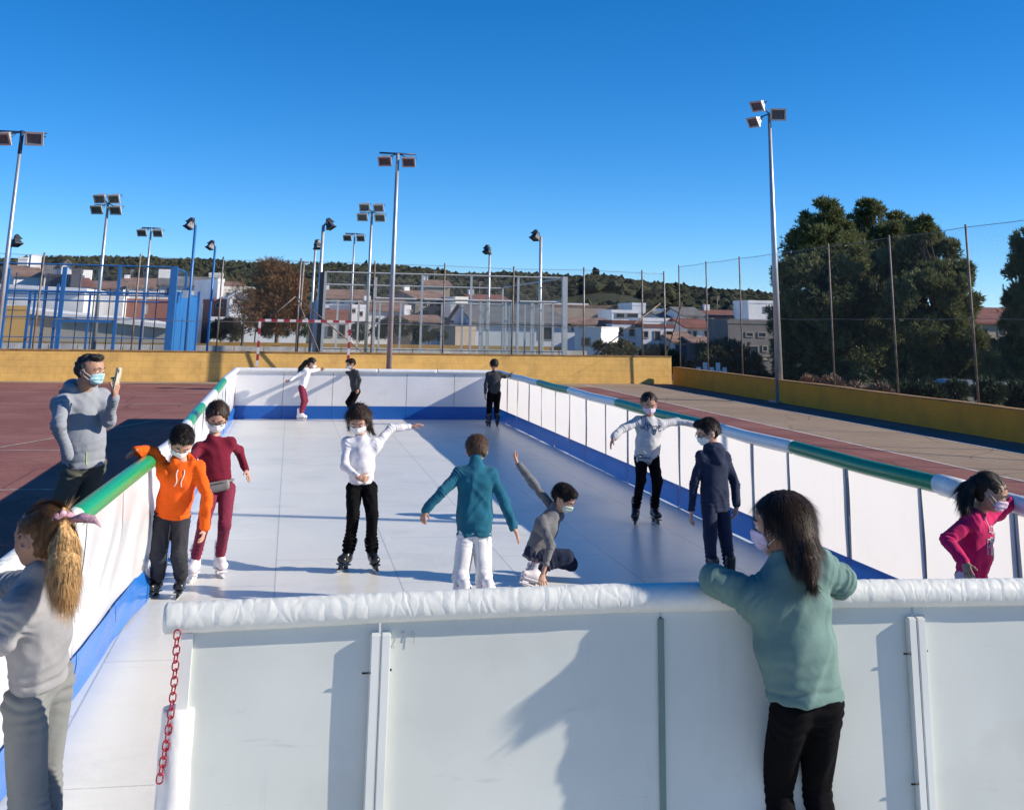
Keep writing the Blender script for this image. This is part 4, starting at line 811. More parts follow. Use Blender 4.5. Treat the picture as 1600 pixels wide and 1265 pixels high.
H = [
 # left side
 ('long cream hall with a white roof edge sloping down to the right', -260, 268, 531, 458, 84, m_w7, 'shed', dict(slope_v=514, D=14)),
 ('big white building wall above and behind the cream hall', -260, 128, 530, 436, 100, m_w1, 'shed', dict(slope_v=456, D=10, rm=m_w3)),
 ('orange washed store front before the cream hall', 6, 40, 532, 484, 82.5, wallm('orange_wash', (0.55, 0.34, 0.10)), 'flat', dict(D=1.2)),
 ('brown tiled house with white gable on the far left', 14, 56, 470, 431, 118, m_w1, 'tile', dict(vr=417, rm=m_t1, extra=chim(.96, .5, .5, 2.2))),
 ('small white rooftop block below the hill on the far left', 17, 32, 470, 405, 150, m_w1, 'flat', dict()),
 ('grey roofed house right of the brown tiled one', 62, 90, 470, 428, 126, m_w2, 'tile', dict(vr=415, rm=m_t3)),
 ('dark walled house below the grey roof', 64, 116, 470, 433, 112, m_w8, 'flat', dict()),
 ('white pointed gable house on the left', 87, 104, 470, 417, 116, m_w1, 'gable', dict(vr=407, rm=m_t1)),
 ('dark tall wall with a pink side on the left', 104, 118, 470, 424, 108, m_w8, 'flat', dict(D=4)),
 ('small red roofed house behind the left pole', 119, 138, 470, 446, 112, m_w1, 'tile', dict(vr=434, rm=m_t2, extra=chim(.95, .5, .6, 1.5))),
 ('long low house with faded brown roof behind the blue court', 138, 186, 500, 450, 122, m_w3, 'tile', dict(vr=441, rm=m_t1, wins=[(160, 452, 164, 458)])),
 ('long house with pinkish tiled roof behind the blue court', 187, 246, 500, 448, 126, m_w3, 'tile', dict(vr=436, rm=m_t1, wins=[(196, 455, 200, 462), (226, 455, 231, 463)])),
 ('white strip of parked vans and walls behind the blue court', 131, 190, 480, 465, 104, m_w1, 'flat', dict(D=3)),
 ('red brick low house behind the blue court', 192, 268, 510, 472, 106, m_w5, 'flat', dict(wins=[(225, 463+14, 229, 490, m_w1)])),
 ('grey white house with dark windows left of the blue wall', 246, 335, 510, 446, 118, m_w3, 'tile', dict(vr=434, rm=m_t3, wins=[(261, 451, 272, 460), (287, 451, 293, 459), (315, 451, 324, 458)], extra=chim(.12, .5, .9, 1.6))),
 ('white tower block house left of the bare tree', 336, 346, 530, 441, 96, m_w1, 'flat', dict(D=6)),
 ('beige rooftop room behind the blue wall', 321, 343, 470, 430, 132, m_w2, 'flat', dict(D=5)),
 ('brown tiled house with white rim left of the bare tree', 346, 379, 530, 450, 108, m_w1, 'tile', dict(vr=442, rm=m_t1, trim=m_w1)),
 ('white house with dark porch left of the bare tree', 341, 392, 530, 453, 98, m_w2, 'flat', dict(wins=[(339+2, 455, 344, 468), (354, 458, 360, 464)])),
 ('brick coloured balcony house below the white tower', 333, 358, 500, 473, 93, m_w5, 'flat', dict(D=4, wins=[(338, 474, 348, 480)])),
 ('white curved gable house beside the bare tree', 357, 383, 540, 466, 90, m_w1, 'gable', dict(vr=456, rm=m_w1, D=6)),
 ('low white yard wall behind the bare tree', 330, 480, 545, 502, 88, m_w1, 'flat', dict(D=.4, cat='wall')),
 # middle
 ('long house with white panels on its roof behind the grey court', 500, 572, 520, 466, 116, m_w3, 'tile', dict(vr=454, rm=m_t1, wins=[(510, 468, 515, 473), (533, 468, 537, 473), (510, 482, 516, 488), (528, 484, 533, 489)])),
 ('red brown low house behind the goal post', 505, 545, 528, 489, 100, m_w5, 'flat', dict(D=5)),
 ('white ground floor with dark doors behind the goal', 500, 545, 540, 506, 92, m_w2, 'flat', dict(D=4, wins=[(512, 510, 519, 526), (530, 508, 538, 526)])),
 ('pale house with small red awning behind the grey court', 547, 575, 525, 481, 104, m_w3, 'flat', dict(D=6, wins=[(549, 483, 555, 488), (562, 487, 567, 493)])),
 ('white house with two dark windows behind the tall middle pole', 572, 640, 530, 485, 106, m_w3, 'tile', dict(vr=471, rm=m_t1, wins=[(605, 493, 610, 500), (624, 493, 630, 500), (590, 512, 598, 518)])),
 ('grey block flats with dark window rows behind the grey court', 648, 704, 505, 466, 116, m_w4, 'tile', dict(vr=456, rm=m_t1, wins=[(662, 470, 669, 479), (674, 470, 681, 479), (686, 470, 694, 479), (662, 485, 672, 495), (682, 485, 694, 495)])),
 ('beige hill house above the grey flats', 663, 702, 470, 446, 150, m_w6, 'tile', dict(vr=439, rm=m_t1)),
 ('orange brown low roofed shed behind the grey court', 643, 706, 520, 502, 96, m_w6, 'tile', dict(vr=496, rm=m_t1, D=6)),
 ('cream stepped house with pale terraces behind the grey court', 704, 748, 512, 478, 110, m_w2, 'flat', dict(trim=m_w1, wins=[(712, 484, 716, 489), (724, 484, 730, 489)])),
 ('small cream upper storey over the stepped house', 711, 732, 480, 468, 114, m_w2, 'flat', dict(D=4)),
 ('blue grey industrial roof low behind the grey court', 675, 730, 534, 512, 86, m_w3, 'shed', dict(slope_v=518, D=8, rm=m_t3)),
 ('pinkish low wall house behind the grey court', 712, 748, 534, 516, 84, m_w6, 'flat', dict(D=3)),
 ('long pale grey warehouse behind the court glass', 742, 885, 540, 505, 92, m_w3, 'tile', dict(vr=478, rm=m_t3, D=16, wins=[(843, 512, 862, 530)])),
 ('red and white house top behind the court glass', 742, 800, 500, 471, 126, m_w3, 'tile', dict(vr=462, rm=m_t2)),
 # right
 ('white tiled retaining strip at the foot of the hill', 846, 919, 492, 477, 142, m_w1, 'flat', dict(D=2, cat='wall')),
 ('brown terraced bank wall under the hill', 846, 960, 505, 480, 136, m_w6, 'flat', dict(D=3, cat='wall', trim=m_t1)),
 ('white cube house with one square window just beyond the far wall', 898, 939, 548, 518, 66, m_w1, 'flat', dict(D=4, rot=-30, wins=[(911, 529, 921, 539)])),
 ('row house with brown roof and arched dark windows right of the grey court', 884, 955, 545, 507, 92, m_w3, 'tile', dict(vr=499, rm=m_t1, wins=[(894, 509, 899, 516), (910, 509, 915, 516), (933, 510, 938, 516), (947, 511, 952, 517)])),
 ('two storey white row house with dark balcony windows', 956, 1002, 552, 506, 90, m_w3, 'flat', dict(trim=m_t2, wins=[(967, 512, 973, 524), (984, 512, 990, 524), (964, 533, 969, 540), (973, 533, 980, 540), (984, 536, 1000, 546)])),
 ('white upper terraces with dark openings behind the row houses', 956, 1003, 505, 489, 104, m_w1, 'flat', dict(D=5, wins=[(963, 490, 975, 496), (980, 490, 996, 496)])),
 ('white water tank house high on the right', 988, 1009, 490, 477, 130, m_w1, 'flat', dict(D=6)),
 ('house with red cornices and a balcony', 1004, 1053, 556, 512, 88, m_w3, 'flat', dict(trim=m_w5, extra=balc, wins=[(1006, 518, 1012, 527), (1023, 518, 1031, 531), (1041, 518, 1050, 527), (1004, 538, 1011, 550), (1015, 538, 1025, 548), (1036, 540, 1049, 554)])),
 ('white terraces over the red cornice house', 1004, 1052, 512, 502, 96, m_w1, 'flat', dict(D=4)),
 ('house with blue garage door and brown tiled roof', 1053, 1086, 562, 534, 86, m_w3, 'tile', dict(vr=521, rm=m_t1, D=6, wins=[(1056, 540, 1079, 560, m_garage)])),
 ('white crenellated wall below the hill on the right', 1038, 1070, 500, 486, 126, m_w1, 'flat', dict(D=4)),
 ('grey roofed long building on the right', 1036, 1072, 505, 497, 116, m_w3, 'tile', dict(vr=489, rm=m_t3, D=8)),
 ('white house with a big grey roof on the right', 1070, 1102, 505, 494, 112, m_w1, 'tile', dict(vr=482, rm=m_t3, D=8, wins=[(1084, 497, 1089, 499)])),
 ('cream house with red roof and three windows on the right', 1074, 1111, 542, 512, 92, m_w2, 'tile', dict(vr=500, rm=m_t2, wins=[(1075, 518, 1078, 523), (1083, 518, 1088, 526), (1101, 518, 1106, 526)])),
 ('small brown roofed annexe below the cream house', 1088, 1115, 560, 538, 84, m_w6, 'tile', dict(vr=529, rm=m_t1, D=5, wins=[(1092, 537+2, 1098, 541)])),
 ('dark ground floor yard house below the annexe', 1086, 1120, 568, 542, 82.5, m_w8, 'flat', dict(D=2)),
 ('white house with dark red roof band on the right', 1112, 1138, 545, 508, 94, m_w3, 'flat', dict(trim=m_t2, wins=[(1116, 515, 1119, 523), (1122, 515, 1127, 523)])),
 ('grey concrete block house with wide dark windows', 1137, 1212, 578, 506, 78, m_w4, 'flat', dict(D=4, rot=0, wins=[(1166, 520, 1176, 525), (1185, 520, 1196, 526), (1172, 541, 1184, 553), (1192, 541, 1198, 548), (1180, 557, 1187, 565, m_w2), (1192, 557, 1201, 561, m_w6)])),
 ('long white house with dark red roofs high on the right', 1113, 1190, 510, 496, 112, m_w1, 'tile', dict(vr=487, rm=m_t2, D=8, wins=[(1117, 498, 1140, 502)])),
 ('white two storey house with flat roof beside the tall pole', 1170, 1216, 505, 474, 108, m_w1, 'flat', dict(D=4, rot=0, wins=[(1194, 480, 1204, 488)])),
 ('cream building with red base right of the tall pole', 1204, 1232, 578, 525, 84, m_w2, 'flat', dict(D=7)),
 ('beige house with red brown roof seen right of the pines', 1500, 1640, 545, 505, 82, m_w6, 'tile', dict(vr=490, rm=m_t2, D=12, wins=[(1560, 512, 1570, 524), (1535, 514, 1543, 522)])),
 ('long red brown roof farther right behind the pines', 1380, 1700, 510, 498, 120, m_w6, 'tile', dict(vr=482, rm=m_t2, D=14)),
]
H_I = 0
for lab, u0, u1, vb, vt, Y, wm, roof, kw in H:
    cat = kw.pop('cat', 'house')
    if 'rot' not in kw and cat == 'house' and roof != 'shed' and u1-u0 < 90: kw['rot'] = (0, 16, 7, 22, 3, 12)[H_I % 6] if u0 < 880 else 0
    H_I += 1; o = house(lab, u0, u1, vb, vt, Y, wm, roof, cat=cat, **kw)
    if cat == 'house': o['group'] = G_

# ================================================================== trees and shrubs
def leaf_m(name, c, var=0.5, rough=0.6):
    m = mat(name, c, rough, var=var, scale=1.3, spec=0.25, trans=0.25, detail=3); return m
m_pine = leaf_m('pine_needles', (0.145, 0.165, 0.068)); m_olive = leaf_m('olive_leaves', (0.12, 0.125, 0.075), .4); m_brn = leaf_m('dry_brown_leaves', (0.19, 0.10, 0.045), .5); m_dgr = leaf_m('dark_shrub_leaves', (0.04, 0.055, 0.025))
m_bark = mat('bark', (0.10, 0.075, 0.055), 0.95, var=0.4, scale=6, bump=.6, bscale=20); m_twig = mat('pale_twigs', (0.20, 0.15, 0.11), .9, var=.3)
def tufts(centers, radii, n, size, width, seed, blades=4, hollow=0.55, flat=0.85, up=0.5):
    """leaf clumps: narrow blades bunched at twig ends through the outer part of each lobe"""
    rs = np.random.RandomState(seed); centers = np.array(centers); radii = np.array(radii, float)
    w = radii**2; w /= w.sum(); idx = rs.choice(len(radii), n, p=w)
    d = rs.standard_normal((n, 3)); d /= np.linalg.norm(d, axis=1)[:, None]
    r = (hollow+(1.08-hollow)*rs.rand(n)**0.6)*radii[idx]; r *= np.where(rs.rand(n) < .12, 1+.22*rs.rand(n), 1)
    # ragged sub-clumps
    sub = rs.standard_normal((len(radii), 14, 3)); sub /= np.linalg.norm(sub, axis=2)[:, :, None]
    k = rs.randint(0, 14, n); d = d*0.42+sub[idx, k]*0.85; d /= np.linalg.norm(d, axis=1)[:, None]
    P = centers[idx]+d*r[:, None]*np.array([1, 1, flat])
    out = d+np.array([0, 0, up]); V = []; 
    for b in range(blades):
        a = out+rs.standard_normal((n, 3))*0.75; a /= np.linalg.norm(a, axis=1)[:, None]
        s = np.cross(a, rs.standard_normal((n, 3))); s /= np.linalg.norm(s, axis=1)[:, None]
        L = size*(0.6+0.8*rs.rand(n))[:, None]; W2 = width*(0.6+0.8*rs.rand(n))[:, None]
        V.append(np.stack([P-s*W2*.3, P+a*L*.5-s*W2, P+a*L, P+a*L*.5+s*W2], 1))
    V = np.concatenate(V).reshape(-1, 3); F = np.arange(len(V)).reshape(-1, 4); return V, F
def tree(name, label, cat, base, lobes, n, m, size, width, seed, trunk=None, blades=4, lean=(0, 0), bark=None, group=None, hollow=.55, tr=0.16, up=.5, part='crown'):
    """lobes: (x,y,z,r) world; base: world"""
    o = empty(name, base, label, cat, group); B = Vector(base)
    C_ = [(x-B.x, y-B.y, z-B.z) for x, y, z, r in lobes]; R_ = [l[3] for l in lobes]
    V, F = tufts(C_, R_, n, size, width, seed, blades, hollow, up=up); c = mesh_np(part, V, F, m, o, smooth=False)
    if trunk is not None:
        zt = max(c_[2] for c_ in C_); mb = MB(); rr = random.Random(seed)
        top = Vector((sum(c_[0] for c_ in C_)/len(C_), sum(c_[1] for c_ in C_)/len(C_), zt*.8))
        pts = [Vector((0, 0, -.3)), Vector((top.x*.15, top.y*.1, zt*.2)), Vector((top.x*.5, top.y*.5, zt*.5)), top]
        mb.tube(pts, [tr*1.25, tr, tr*.65, tr*.15], 8)
        for c_ in C_:
            k = min(.85, max(.15, c_[2]/zt-.25)); q = pts[1].lerp(pts[3], k); q2 = Vector(c_); mid = q.lerp(q2, .5)+Vector((rr.uniform(-.2, .2), rr.uniform(-.2, .2), -.15)); mb.tube([q, mid, q2], [tr*.35, tr*.22, tr*.06], 5)
            for s in range(5):
                e = q2+Vector((rr.gauss(0, 1), rr.gauss(0, 1), rr.gauss(0, .8)+.3)).normalized()*R_[C_.index(c_)]*.8; mb.tube([mid.lerp(q2, rr.uniform(.3, 1)), e], [tr*.12, tr*.03], 4)
        mb.build('trunk', bark or m_bark, o)
    return o
def L_(u, v, r, Y, dy=0): p = ony(u, v, Y+dy); return (p.x, p.y, p.z, r/1780.*Y)
rr = random.Random(5)
def lob(lst, Y):
    out = [L_(u, v, r, Y, rr.uniform(-1.2, 1.2)*(r/45.)) for u, v, r in lst]; ex = []
    for x, y, z, r in out:
        for k in range(5 if r > .35 else 0):
            d = Vector((rr.gauss(0, 1), rr.gauss(0, 1), rr.gauss(.3, .8))).normalized(); q = rr.uniform(.22, .42)*r; ex.append((x+d.x*r*.92, y+d.y*r*.92, z+d.z*r*.92, q))
    return out+ex
GP = 'pine trees beyond the right wall'
for lab, Y, ub, lst, n, sd in (
  ('leftmost dark pine of the clump beside the tall floodlight pole', 50, 1290, [(1290,340,26),(1268,360,26),(1312,362,28),(1262,395,40),(1310,400,48),(1236,436,26),(1275,450,58),(1322,470,52),(1240,500,34),(1285,530,62),(1245,565,40),(1330,550,55),(1222,440,13),(1290,385,40),(1226,540,18)], 15000, 1),
  ('middle pine of the clump with a pale pointed top', 53, 1368, [(1355,328,18),(1372,340,20),(1352,365,34),(1392,385,40),(1345,400,42),(1372,430,56),(1385,480,56),(1365,530,60),(1398,560,46),(1402,345,15),(1412,362,18)], 13000, 2),
  ('right pine of the clump with a rounded shoulder', 47, 1440, [(1440,362,22),(1452,392,34),(1420,415,46),(1484,392,18),(1478,442,40),(1442,475,56),(1503,475,26),(1520,535,24),(1472,540,54),(1428,585,40),(1508,580,30),(1498,430,20)], 14000, 3),
  ('pine at the right edge of the photo with open branches', 43, 1650, [(1602,392,15),(1590,425,17),(1628,400,45),(1600,470,28),(1655,490,80),(1592,560,38),(1562,598,28),(1622,590,60),(1580,505,16),(1660,390,55),(1545,560,16)], 12000, 4)):
    p = ony(ub, 600, Y); tree('pine_tree', lab, 'pine tree', (p.x, Y, terr(p.x, Y)), lob(lst, Y), int(n*1.6), m_pine, 0.22, 0.022, sd, trunk=1, blades=6, group=GP, tr=.2, hollow=.3, up=.9)
# bare brown tree behind the goal
p = ony(432, 540, 68)
tree('bare_tree', 'leafless tree with brown twiggy crown behind the handball goal', 'tree', (p.x, 68, -.09), lob([(430,430,26),(410,450,24),(450,455,26),(400,478,20),(430,475,34),(458,480,20),(420,500,22),(445,500,22),(470,455,10)], 68), 9000, m_brn, .26, .02, 11, trunk=1, blades=3, hollow=.1, tr=.12, part='twigs', bark=m_twig)
p = ony(378, 540, 64)
tree('bare_tree', 'small bare dark tree left of the brown one in front of the white house', 'tree', (p.x, 64, -.09), lob([(372,455,16),(386,470,16),(375,490,18),(395,500,12)], 64), 900, m_brn, .2, .014, 12, trunk=1, blades=2, hollow=.1, tr=.08, part='twigs')
for i, (lab, Y, lst, n, mm) in enumerate((
  ('olive green bush under the small bare tree', 70, [(345,515,14),(362,518,15),(352,508,10),(335,520,9)], 1800, m_olive),
  ('dark green hedge bush behind the goal', 74, [(400,505,16),(425,510,18),(448,508,16),(470,512,12),(415,498,12)], 2600, m_dgr),
  ('dark shrubs right of the goal behind the grey court', 74, [(560,518,14),(595,515,14),(612,512,14),(630,512,12),(650,518,12)], 2400, m_dgr),
  ('dark shrubs at the middle of the grey court', 76, [(670,522,10),(655,525,9),(690,525,8)], 900, m_dgr),
  ('grey green bush beyond the corner of the yellow walls', 56, [(1030,560,18),(1050,566,18),(1068,575,14),(1012,556,12)], 1900, m_olive),
  ('large olive bush below the grey block house', 54, [(1110,560,24),(1135,556,28),(1160,562,26),(1125,580,20),(1150,582,20),(1180,578,14)], 3600, m_olive),
  ('pale bush beside the white cube house', 60, [(940,545,11),(955,550,14),(975,548,14),(990,552,10)], 1500, m_olive),
  ('low green scrub beneath the tall floodlight pole', 47, [(1170,592,12),(1190,594,12),(1210,598,12),(1232,600,12)], 1500, m_dgr),
  ('dry pale scrub under the pines behind the wall', 33, [(1300,604,12),(1345,610,12),(1380,616,11),(1265,600,8)], 1500, m_twig),
  ('dark undergrowth under the right pines', 33, [(1400,610,20),(1450,618,22),(1495,615,18),(1545,612,20),(1585,620,22),(1620,620,22)], 3200, m_dgr))):
    L2 = lob(lst, Y); c = L2[0]
    tree('shrub', lab, 'shrub', (c[0], Y, min(l[2]-l[3] for l in L2)), L2, n, mm, .20, .022, 30+i, blades=4, hollow=.2, part='leaves', group='shrubs behind the walls')
    MB().tube([(0, 0, -1.0), (0, 0, .5)], .04, 5).build('stem', m_bark, bpy.data.objects['shrub' if i == 0 else 'shrub.%03d' % i])
# lone pine on the ridge
tp = ony(930, 440, 715); s = 715/1780.
tree('pine_tree', 'tiny lone pine standing up from the ridge of the hill', 'pine tree', (tp.x, 715, tp.z-4), [(tp.x, 715, tp.z+4*s, 4.5*s), (tp.x-.5, 715, tp.z+9*s, 5*s), (tp.x+.4, 715, tp.z+14*s, 3.6*s), (tp.x, 715, tp.z+18*s, 2*s)], 700, m_wood, 1.4, .25, 77, trunk=1, tr=.5)
# white garden wall and bin seen over the right wall
o = empty('garden_wall', ony(1090, 580, 50), 'broken white garden railing over the right wall corner', 'wall')
for i in range(5): MB().box((i*.3, 0, -.6), (i*.3+.16, .12, .18+.2*(i % 2))).build('pillar', m_w1, o)
MB().box((0, .13, -.1), (1.4, .2, .05)).build('rail', m_w1, o)
o = empty('parked_car', ony(1555, 668, 34), 'pale parked car mostly hidden behind the pines and right wall', 'car')
car = MB(); car.prism([(-2, 0.0), (2.1, 0), (2.15, .55), (1.4, .75), (.75, 1.25), (-.9, 1.3), (-1.6, .85), (-2.05, .7)], 0, 1.6); body = car.build('body', mat('car_paint_silver', (.42, .44, .46), .3, .5, var=.05), o); body.location.z = .1
MB().prism([(-.75, .82), (.7, .82), (.62, 1.16), (-.7, 1.2)], -.01, 1.61).build('window', m_win, o).location.z = .1
for x in (-1.3, 1.35): MB().tube([(x, -.02, .12), (x, .2, .12)], .3, 14).build('wheel', m_casd, o)
# ================================================================== people: distance-field modelling
def _v(p): return np.array([p[0], p[1], p[2]], float)
def nrm(a): a = np.asarray(a, float); return a/(np.linalg.norm(a)+1e-12)
class Field:
    def __init__(s, h): s.h = h; s.ops = []
    def cap(s, a, b, ra, rb, k=0.02, w=None, sc=1.0, sub=False):
        a = _v(a); b = _v(b); m = max(ra, rb)/min(1.0, sc)*1.02
        s.ops.append(['cap', a, b, ra, rb, k, None if w is None else _v(w), sc, sub, np.minimum(a, b)-m, np.maximum(a, b)+m]); return s
    def slab(s, a, b, A, B, right, k=0.02, sub=False):
        """tapered rod with elliptical section: A, B = (half width along 'right', half depth)"""
        a = _v(a); b = _v(b); m = max(A+B)*1.02
        s.ops.append(['slab', a, b, A, B, k, nrm(_v(right)), 1, sub, np.minimum(a, b)-m, np.maximum(a, b)+m]); return s
    def ell(s, c, R, r, k=0.02, sub=False):
        c = _v(c); m = max(r)*1.02
        s.ops.append(['ell', c, R, r, 0, k, None, 1, sub, c-m, c+m]); return s
    def cut(s, p, n, k=0.0): s.ops.append(['cut', _v(p), nrm(_v(n)), 0, 0, k, None, 1, False, None, None]); return s
    def mesh(s):
        h = s.h; pos = [o for o in s.ops if o[0] != 'cut' and not o[8]]
        lo = np.min([o[9] for o in pos], 0)-3*h; hi = np.max([o[10] for o in pos], 0)+3*h
        n = np.ceil((hi-lo)/h).astype(int)+1; D = np.full(n, 0.5, np.float32)
        ax = [lo[i]+h*np.arange(n[i]) for i in range(3)]
        for o in s.ops:
            if o[0] == 'cut':
                pl = ((ax[0]-o[1][0])*o[2][0])[:, None, None]+((ax[1]-o[1][1])*o[2][1])[None, :, None]+((ax[2]-o[1][2])*o[2][2])[None, None, :]
                k = max(o[5], 1e-5); hh = np.maximum(k-np.abs(D-pl), 0)/k; D = np.maximum(D, pl)+hh*hh*k*.25; D = D.astype(np.float32); continue
            k = o[5]; i0 = np.maximum(np.floor((o[9]-k-2*h-lo)/h).astype(int), 0); i1 = np.minimum(np.ceil((o[10]+k+2*h-lo)/h).astype(int)+1, n)
            if (i1 <= i0).any(): continue
            sl = tuple(slice(i0[j], i1[j]) for j in range(3)); X = ax[0][sl[0]][:, None, None]; Y = ax[1][sl[1]][None, :, None]; Z = ax[2][sl[2]][None, None, :]
            if o[0] == 'ell':
                c, R, r = o[1], o[2], o[3]; dx, dy, dz = X-c[0], Y-c[1], Z-c[2]; q = [(dx*R[i][0]+dy*R[i][1]+dz*R[i][2])/r[i] for i in range(3)]
                l = np.sqrt(q[0]**2+q[1]**2+q[2]**2); g = np.sqrt((q[0]/r[0])**2+(q[1]/r[1])**2+(q[2]/r[2])**2)+1e-9; d = l*(l-1)/g
            else:
                a, b = o[1], o[2]; ab = b-a; L2 = max(ab.dot(ab), 1e-10)
                t = np.clip(((X-a[0])*ab[0]+(Y-a[1])*ab[1]+(Z-a[2])*ab[2])/L2, 0, 1)
                qx, qy, qz = X-a[0]-t*ab[0], Y-a[1]-t*ab[1], Z-a[2]-t*ab[2]
                if o[0] == 'cap':
                    if o[6] is not None:
                        w = o[6]; dt = (qx*w[0]+qy*w[1]+qz*w[2])*(1/o[7]-1); qx, qy, qz = qx+w[0]*dt, qy+w[1]*dt, qz+w[2]*dt
                    d = np.sqrt(qx**2+qy**2+qz**2)-(o[3]+(o[4]-o[3])*t)
                    if o[6] is not None: d = d*o[7]**.5
                else:
                    w = o[6]; (rx0, ry0), (rx1, ry1) = o[3], o[4]; rx = rx0+(rx1-rx0)*t; ry = ry0+(ry1-ry0)*t
                    wx = qx*w[0]+qy*w[1]+qz*w[2]; rest = np.sqrt(np.maximum(qx**2+qy**2+qz**2-wx**2, 0)); l = np.sqrt((wx/rx)**2+(rest/ry)**2)
                    g = np.sqrt((wx/rx**2)**2+(rest/ry**2)**2)+1e-9; d = l*(l-1)/g
            S = D[sl]; k = max(k, 1e-5)
            if o[8]: d = -d; hh = np.maximum(k-np.abs(S-d), 0)/k; D[sl] = np.maximum(S, d)+hh*hh*k*.25
            else: hh = np.maximum(k-np.abs(S-d), 0)/k; D[sl] = np.minimum(S, d)-hh*hh*k*.25
        return nets(D, lo, h)
def nets(D, lo, h):
    S = D < 0; n = D.shape
    c = np.zeros(tuple(x-1 for x in n), np.int8)
    for i in (0, 1):
        for j in (0, 1):
            for k in (0, 1): c += S[i:n[0]-1+i, j:n[1]-1+j, k:n[2]-1+k]
    I = np.argwhere((c > 0) & (c < 8)); idx = np.full(c.shape, -1, np.int32); idx[I[:, 0], I[:, 1], I[:, 2]] = np.arange(len(I))
    acc = np.zeros((len(I), 3)); cnt = np.zeros(len(I))
    for axis in range(3):
        o1, o2 = [a for a in range(3) if a != axis]
        for i in (0, 1):
            for j in (0, 1):
                p = I.copy(); p[:, o1] += i; p[:, o2] += j; q = p.copy(); q[:, axis] += 1
                a = D[p[:, 0], p[:, 1], p[:, 2]]; b = D[q[:, 0], q[:, 1], q[:, 2]]; m = (a < 0) != (b < 0)
                t = a[m]/(a[m]-b[m]); P = p[m].astype(float); P[:, axis] += t; acc[m] += P; cnt[m] += 1
    V = acc/np.maximum(cnt, 1)[:, None]*h+lo; F = []
    for axis in range(3):
        o1, o2 = (axis+1) % 3, (axis+2) % 3
        sl0 = [slice(None)]*3; sl1 = [slice(None)]*3; sl0[axis] = slice(0, n[axis]-1); sl1[axis] = slice(1, n[axis])
        A, B = S[tuple(sl0)], S[tuple(sl1)]; E = np.argwhere(A != B); E = E[(E[:, o1] > 0) & (E[:, o2] > 0) & (E[:, o1] < n[o1]-1) & (E[:, o2] < n[o2]-1)]
        ins = A[E[:, 0], E[:, 1], E[:, 2]]
        def g(d1, d2): p = E.copy(); p[:, o1] -= d1; p[:, o2] -= d2; return idx[p[:, 0], p[:, 1], p[:, 2]]
        q = np.stack([g(1, 1), g(0, 1), g(0, 0), g(1, 0)], 1); q[~ins] = q[~ins][:, ::-1]; F.append(q)
    F = np.concatenate(F); F = F[(F >= 0).all(1)]
    return V, F
_rs = np.random.RandomState(42); _LAT = _rs.rand(32, 32, 32).astype(np.float32)
def vnoise(P):
    P = np.asarray(P); f = np.floor(P).astype(int); t = P-f; t = t*t*(3-2*t); r = 0
    for i in (0, 1):
        for j in (0, 1):
            for k in (0, 1):
                w = (t[:, 0] if i else 1-t[:, 0])*(t[:, 1] if j else 1-t[:, 1])*(t[:, 2] if k else 1-t[:, 2]); r = r+w*_LAT[(f[:, 0]+i) % 32, (f[:, 1]+j) % 32, (f[:, 2]+k) % 32]
    return r*2-1
def vnormals(V, F):
    n = np.cross(V[F[:, 2]]-V[F[:, 0]], V[F[:, 3]]-V[F[:, 1]]); N_ = np.zeros_like(V)
    for i in range(4): np.add.at(N_, F[:, i], n)
    return N_/(np.linalg.norm(N_, axis=1)[:, None]+1e-12)
def smooth(V, F, it=1):
    for _ in range(it):
        A = np.zeros_like(V); C_ = np.zeros(len(V))
        for i in range(4):
            np.add.at(A, F[:, i], V[F[:, (i+1) % 4]]); np.add.at(A, F[:, (i+1) % 4], V[F[:, i]]); np.add.at(C_, F[:, i], 1); np.add.at(C_, F[:, (i+1) % 4], 1)
        V = V*.5+.5*A/np.maximum(C_, 1)[:, None]
    return V
# folds: list of ('ring', joint, axis, sigma, lam, amp) / ('cloth', axis, scale_along, scale_across, amp) / ('rib', point, axis, width, amp)
def fold(V, F, fl, seed=0):
    N_ = vnormals(V, F); d = np.zeros(len(V))
    for f in fl:
        if f[0] == 'ring':
            _, J, ax, sg, lam, amp = f; s = (V-J).dot(ax); dist = np.linalg.norm(V-J, axis=1); ph = vnoise(V/(lam*2.2)+seed)*4.0
            w = np.exp(-(dist/sg)**2); x = np.sin(2*np.pi*s/lam+ph); d += amp*w*(np.where(x > 0, x**0.8 if False else np.abs(x)**0.7, -np.abs(x)**1.4))
        elif f[0] == 'cloth':
            _, ax, sa, sc_, amp = f; s = (V.dot(ax))[:, None]*ax; P = (V-s)/sc_+s/sa; x = vnoise(P+seed*3.7+.6*vnoise(P*.5+3)[:, None]); d += amp*((0.42-np.sqrt(x*x+.03))*1.9)
        elif f[0] == 'rib':
            _, p, ax, wd, amp = f; s = np.abs((V-p).dot(ax)); d -= amp*np.exp(-((s-wd)/(wd*.25))**2)
    return V+N_*d[:, None]
def solve(P, L, u, v, sgn):
    if isinstance(sgn, str) and sgn[0] == 'y': return _v(ony(u, v, float(sgn[1:])))
    if isinstance(sgn, str): return _v(onz(u, v, float(sgn[1:])))
    C_ = np.array([0, 0, CAMZ]); r = nrm(_ray(u, v)); oc = _v(P)-C_; b = r.dot(oc); q = L*L-(oc.dot(oc)-b*b)
    return C_+r*(b+sgn*math.sqrt(q) if q > 0 else b)
def ik(a, b, l1, l2, hint):
    d = b-a; L = np.linalg.norm(d); dn = d/L
    if L >= (l1+l2)*.999: return a+dn*L*l1/(l1+l2)
    x = (l1*l1-l2*l2+L*L)/(2*L); hgt = math.sqrt(max(l1*l1-x*x, 0)); hp = hint-dn*hint.dot(dn); return a+dn*x+nrm(hp)*hgt
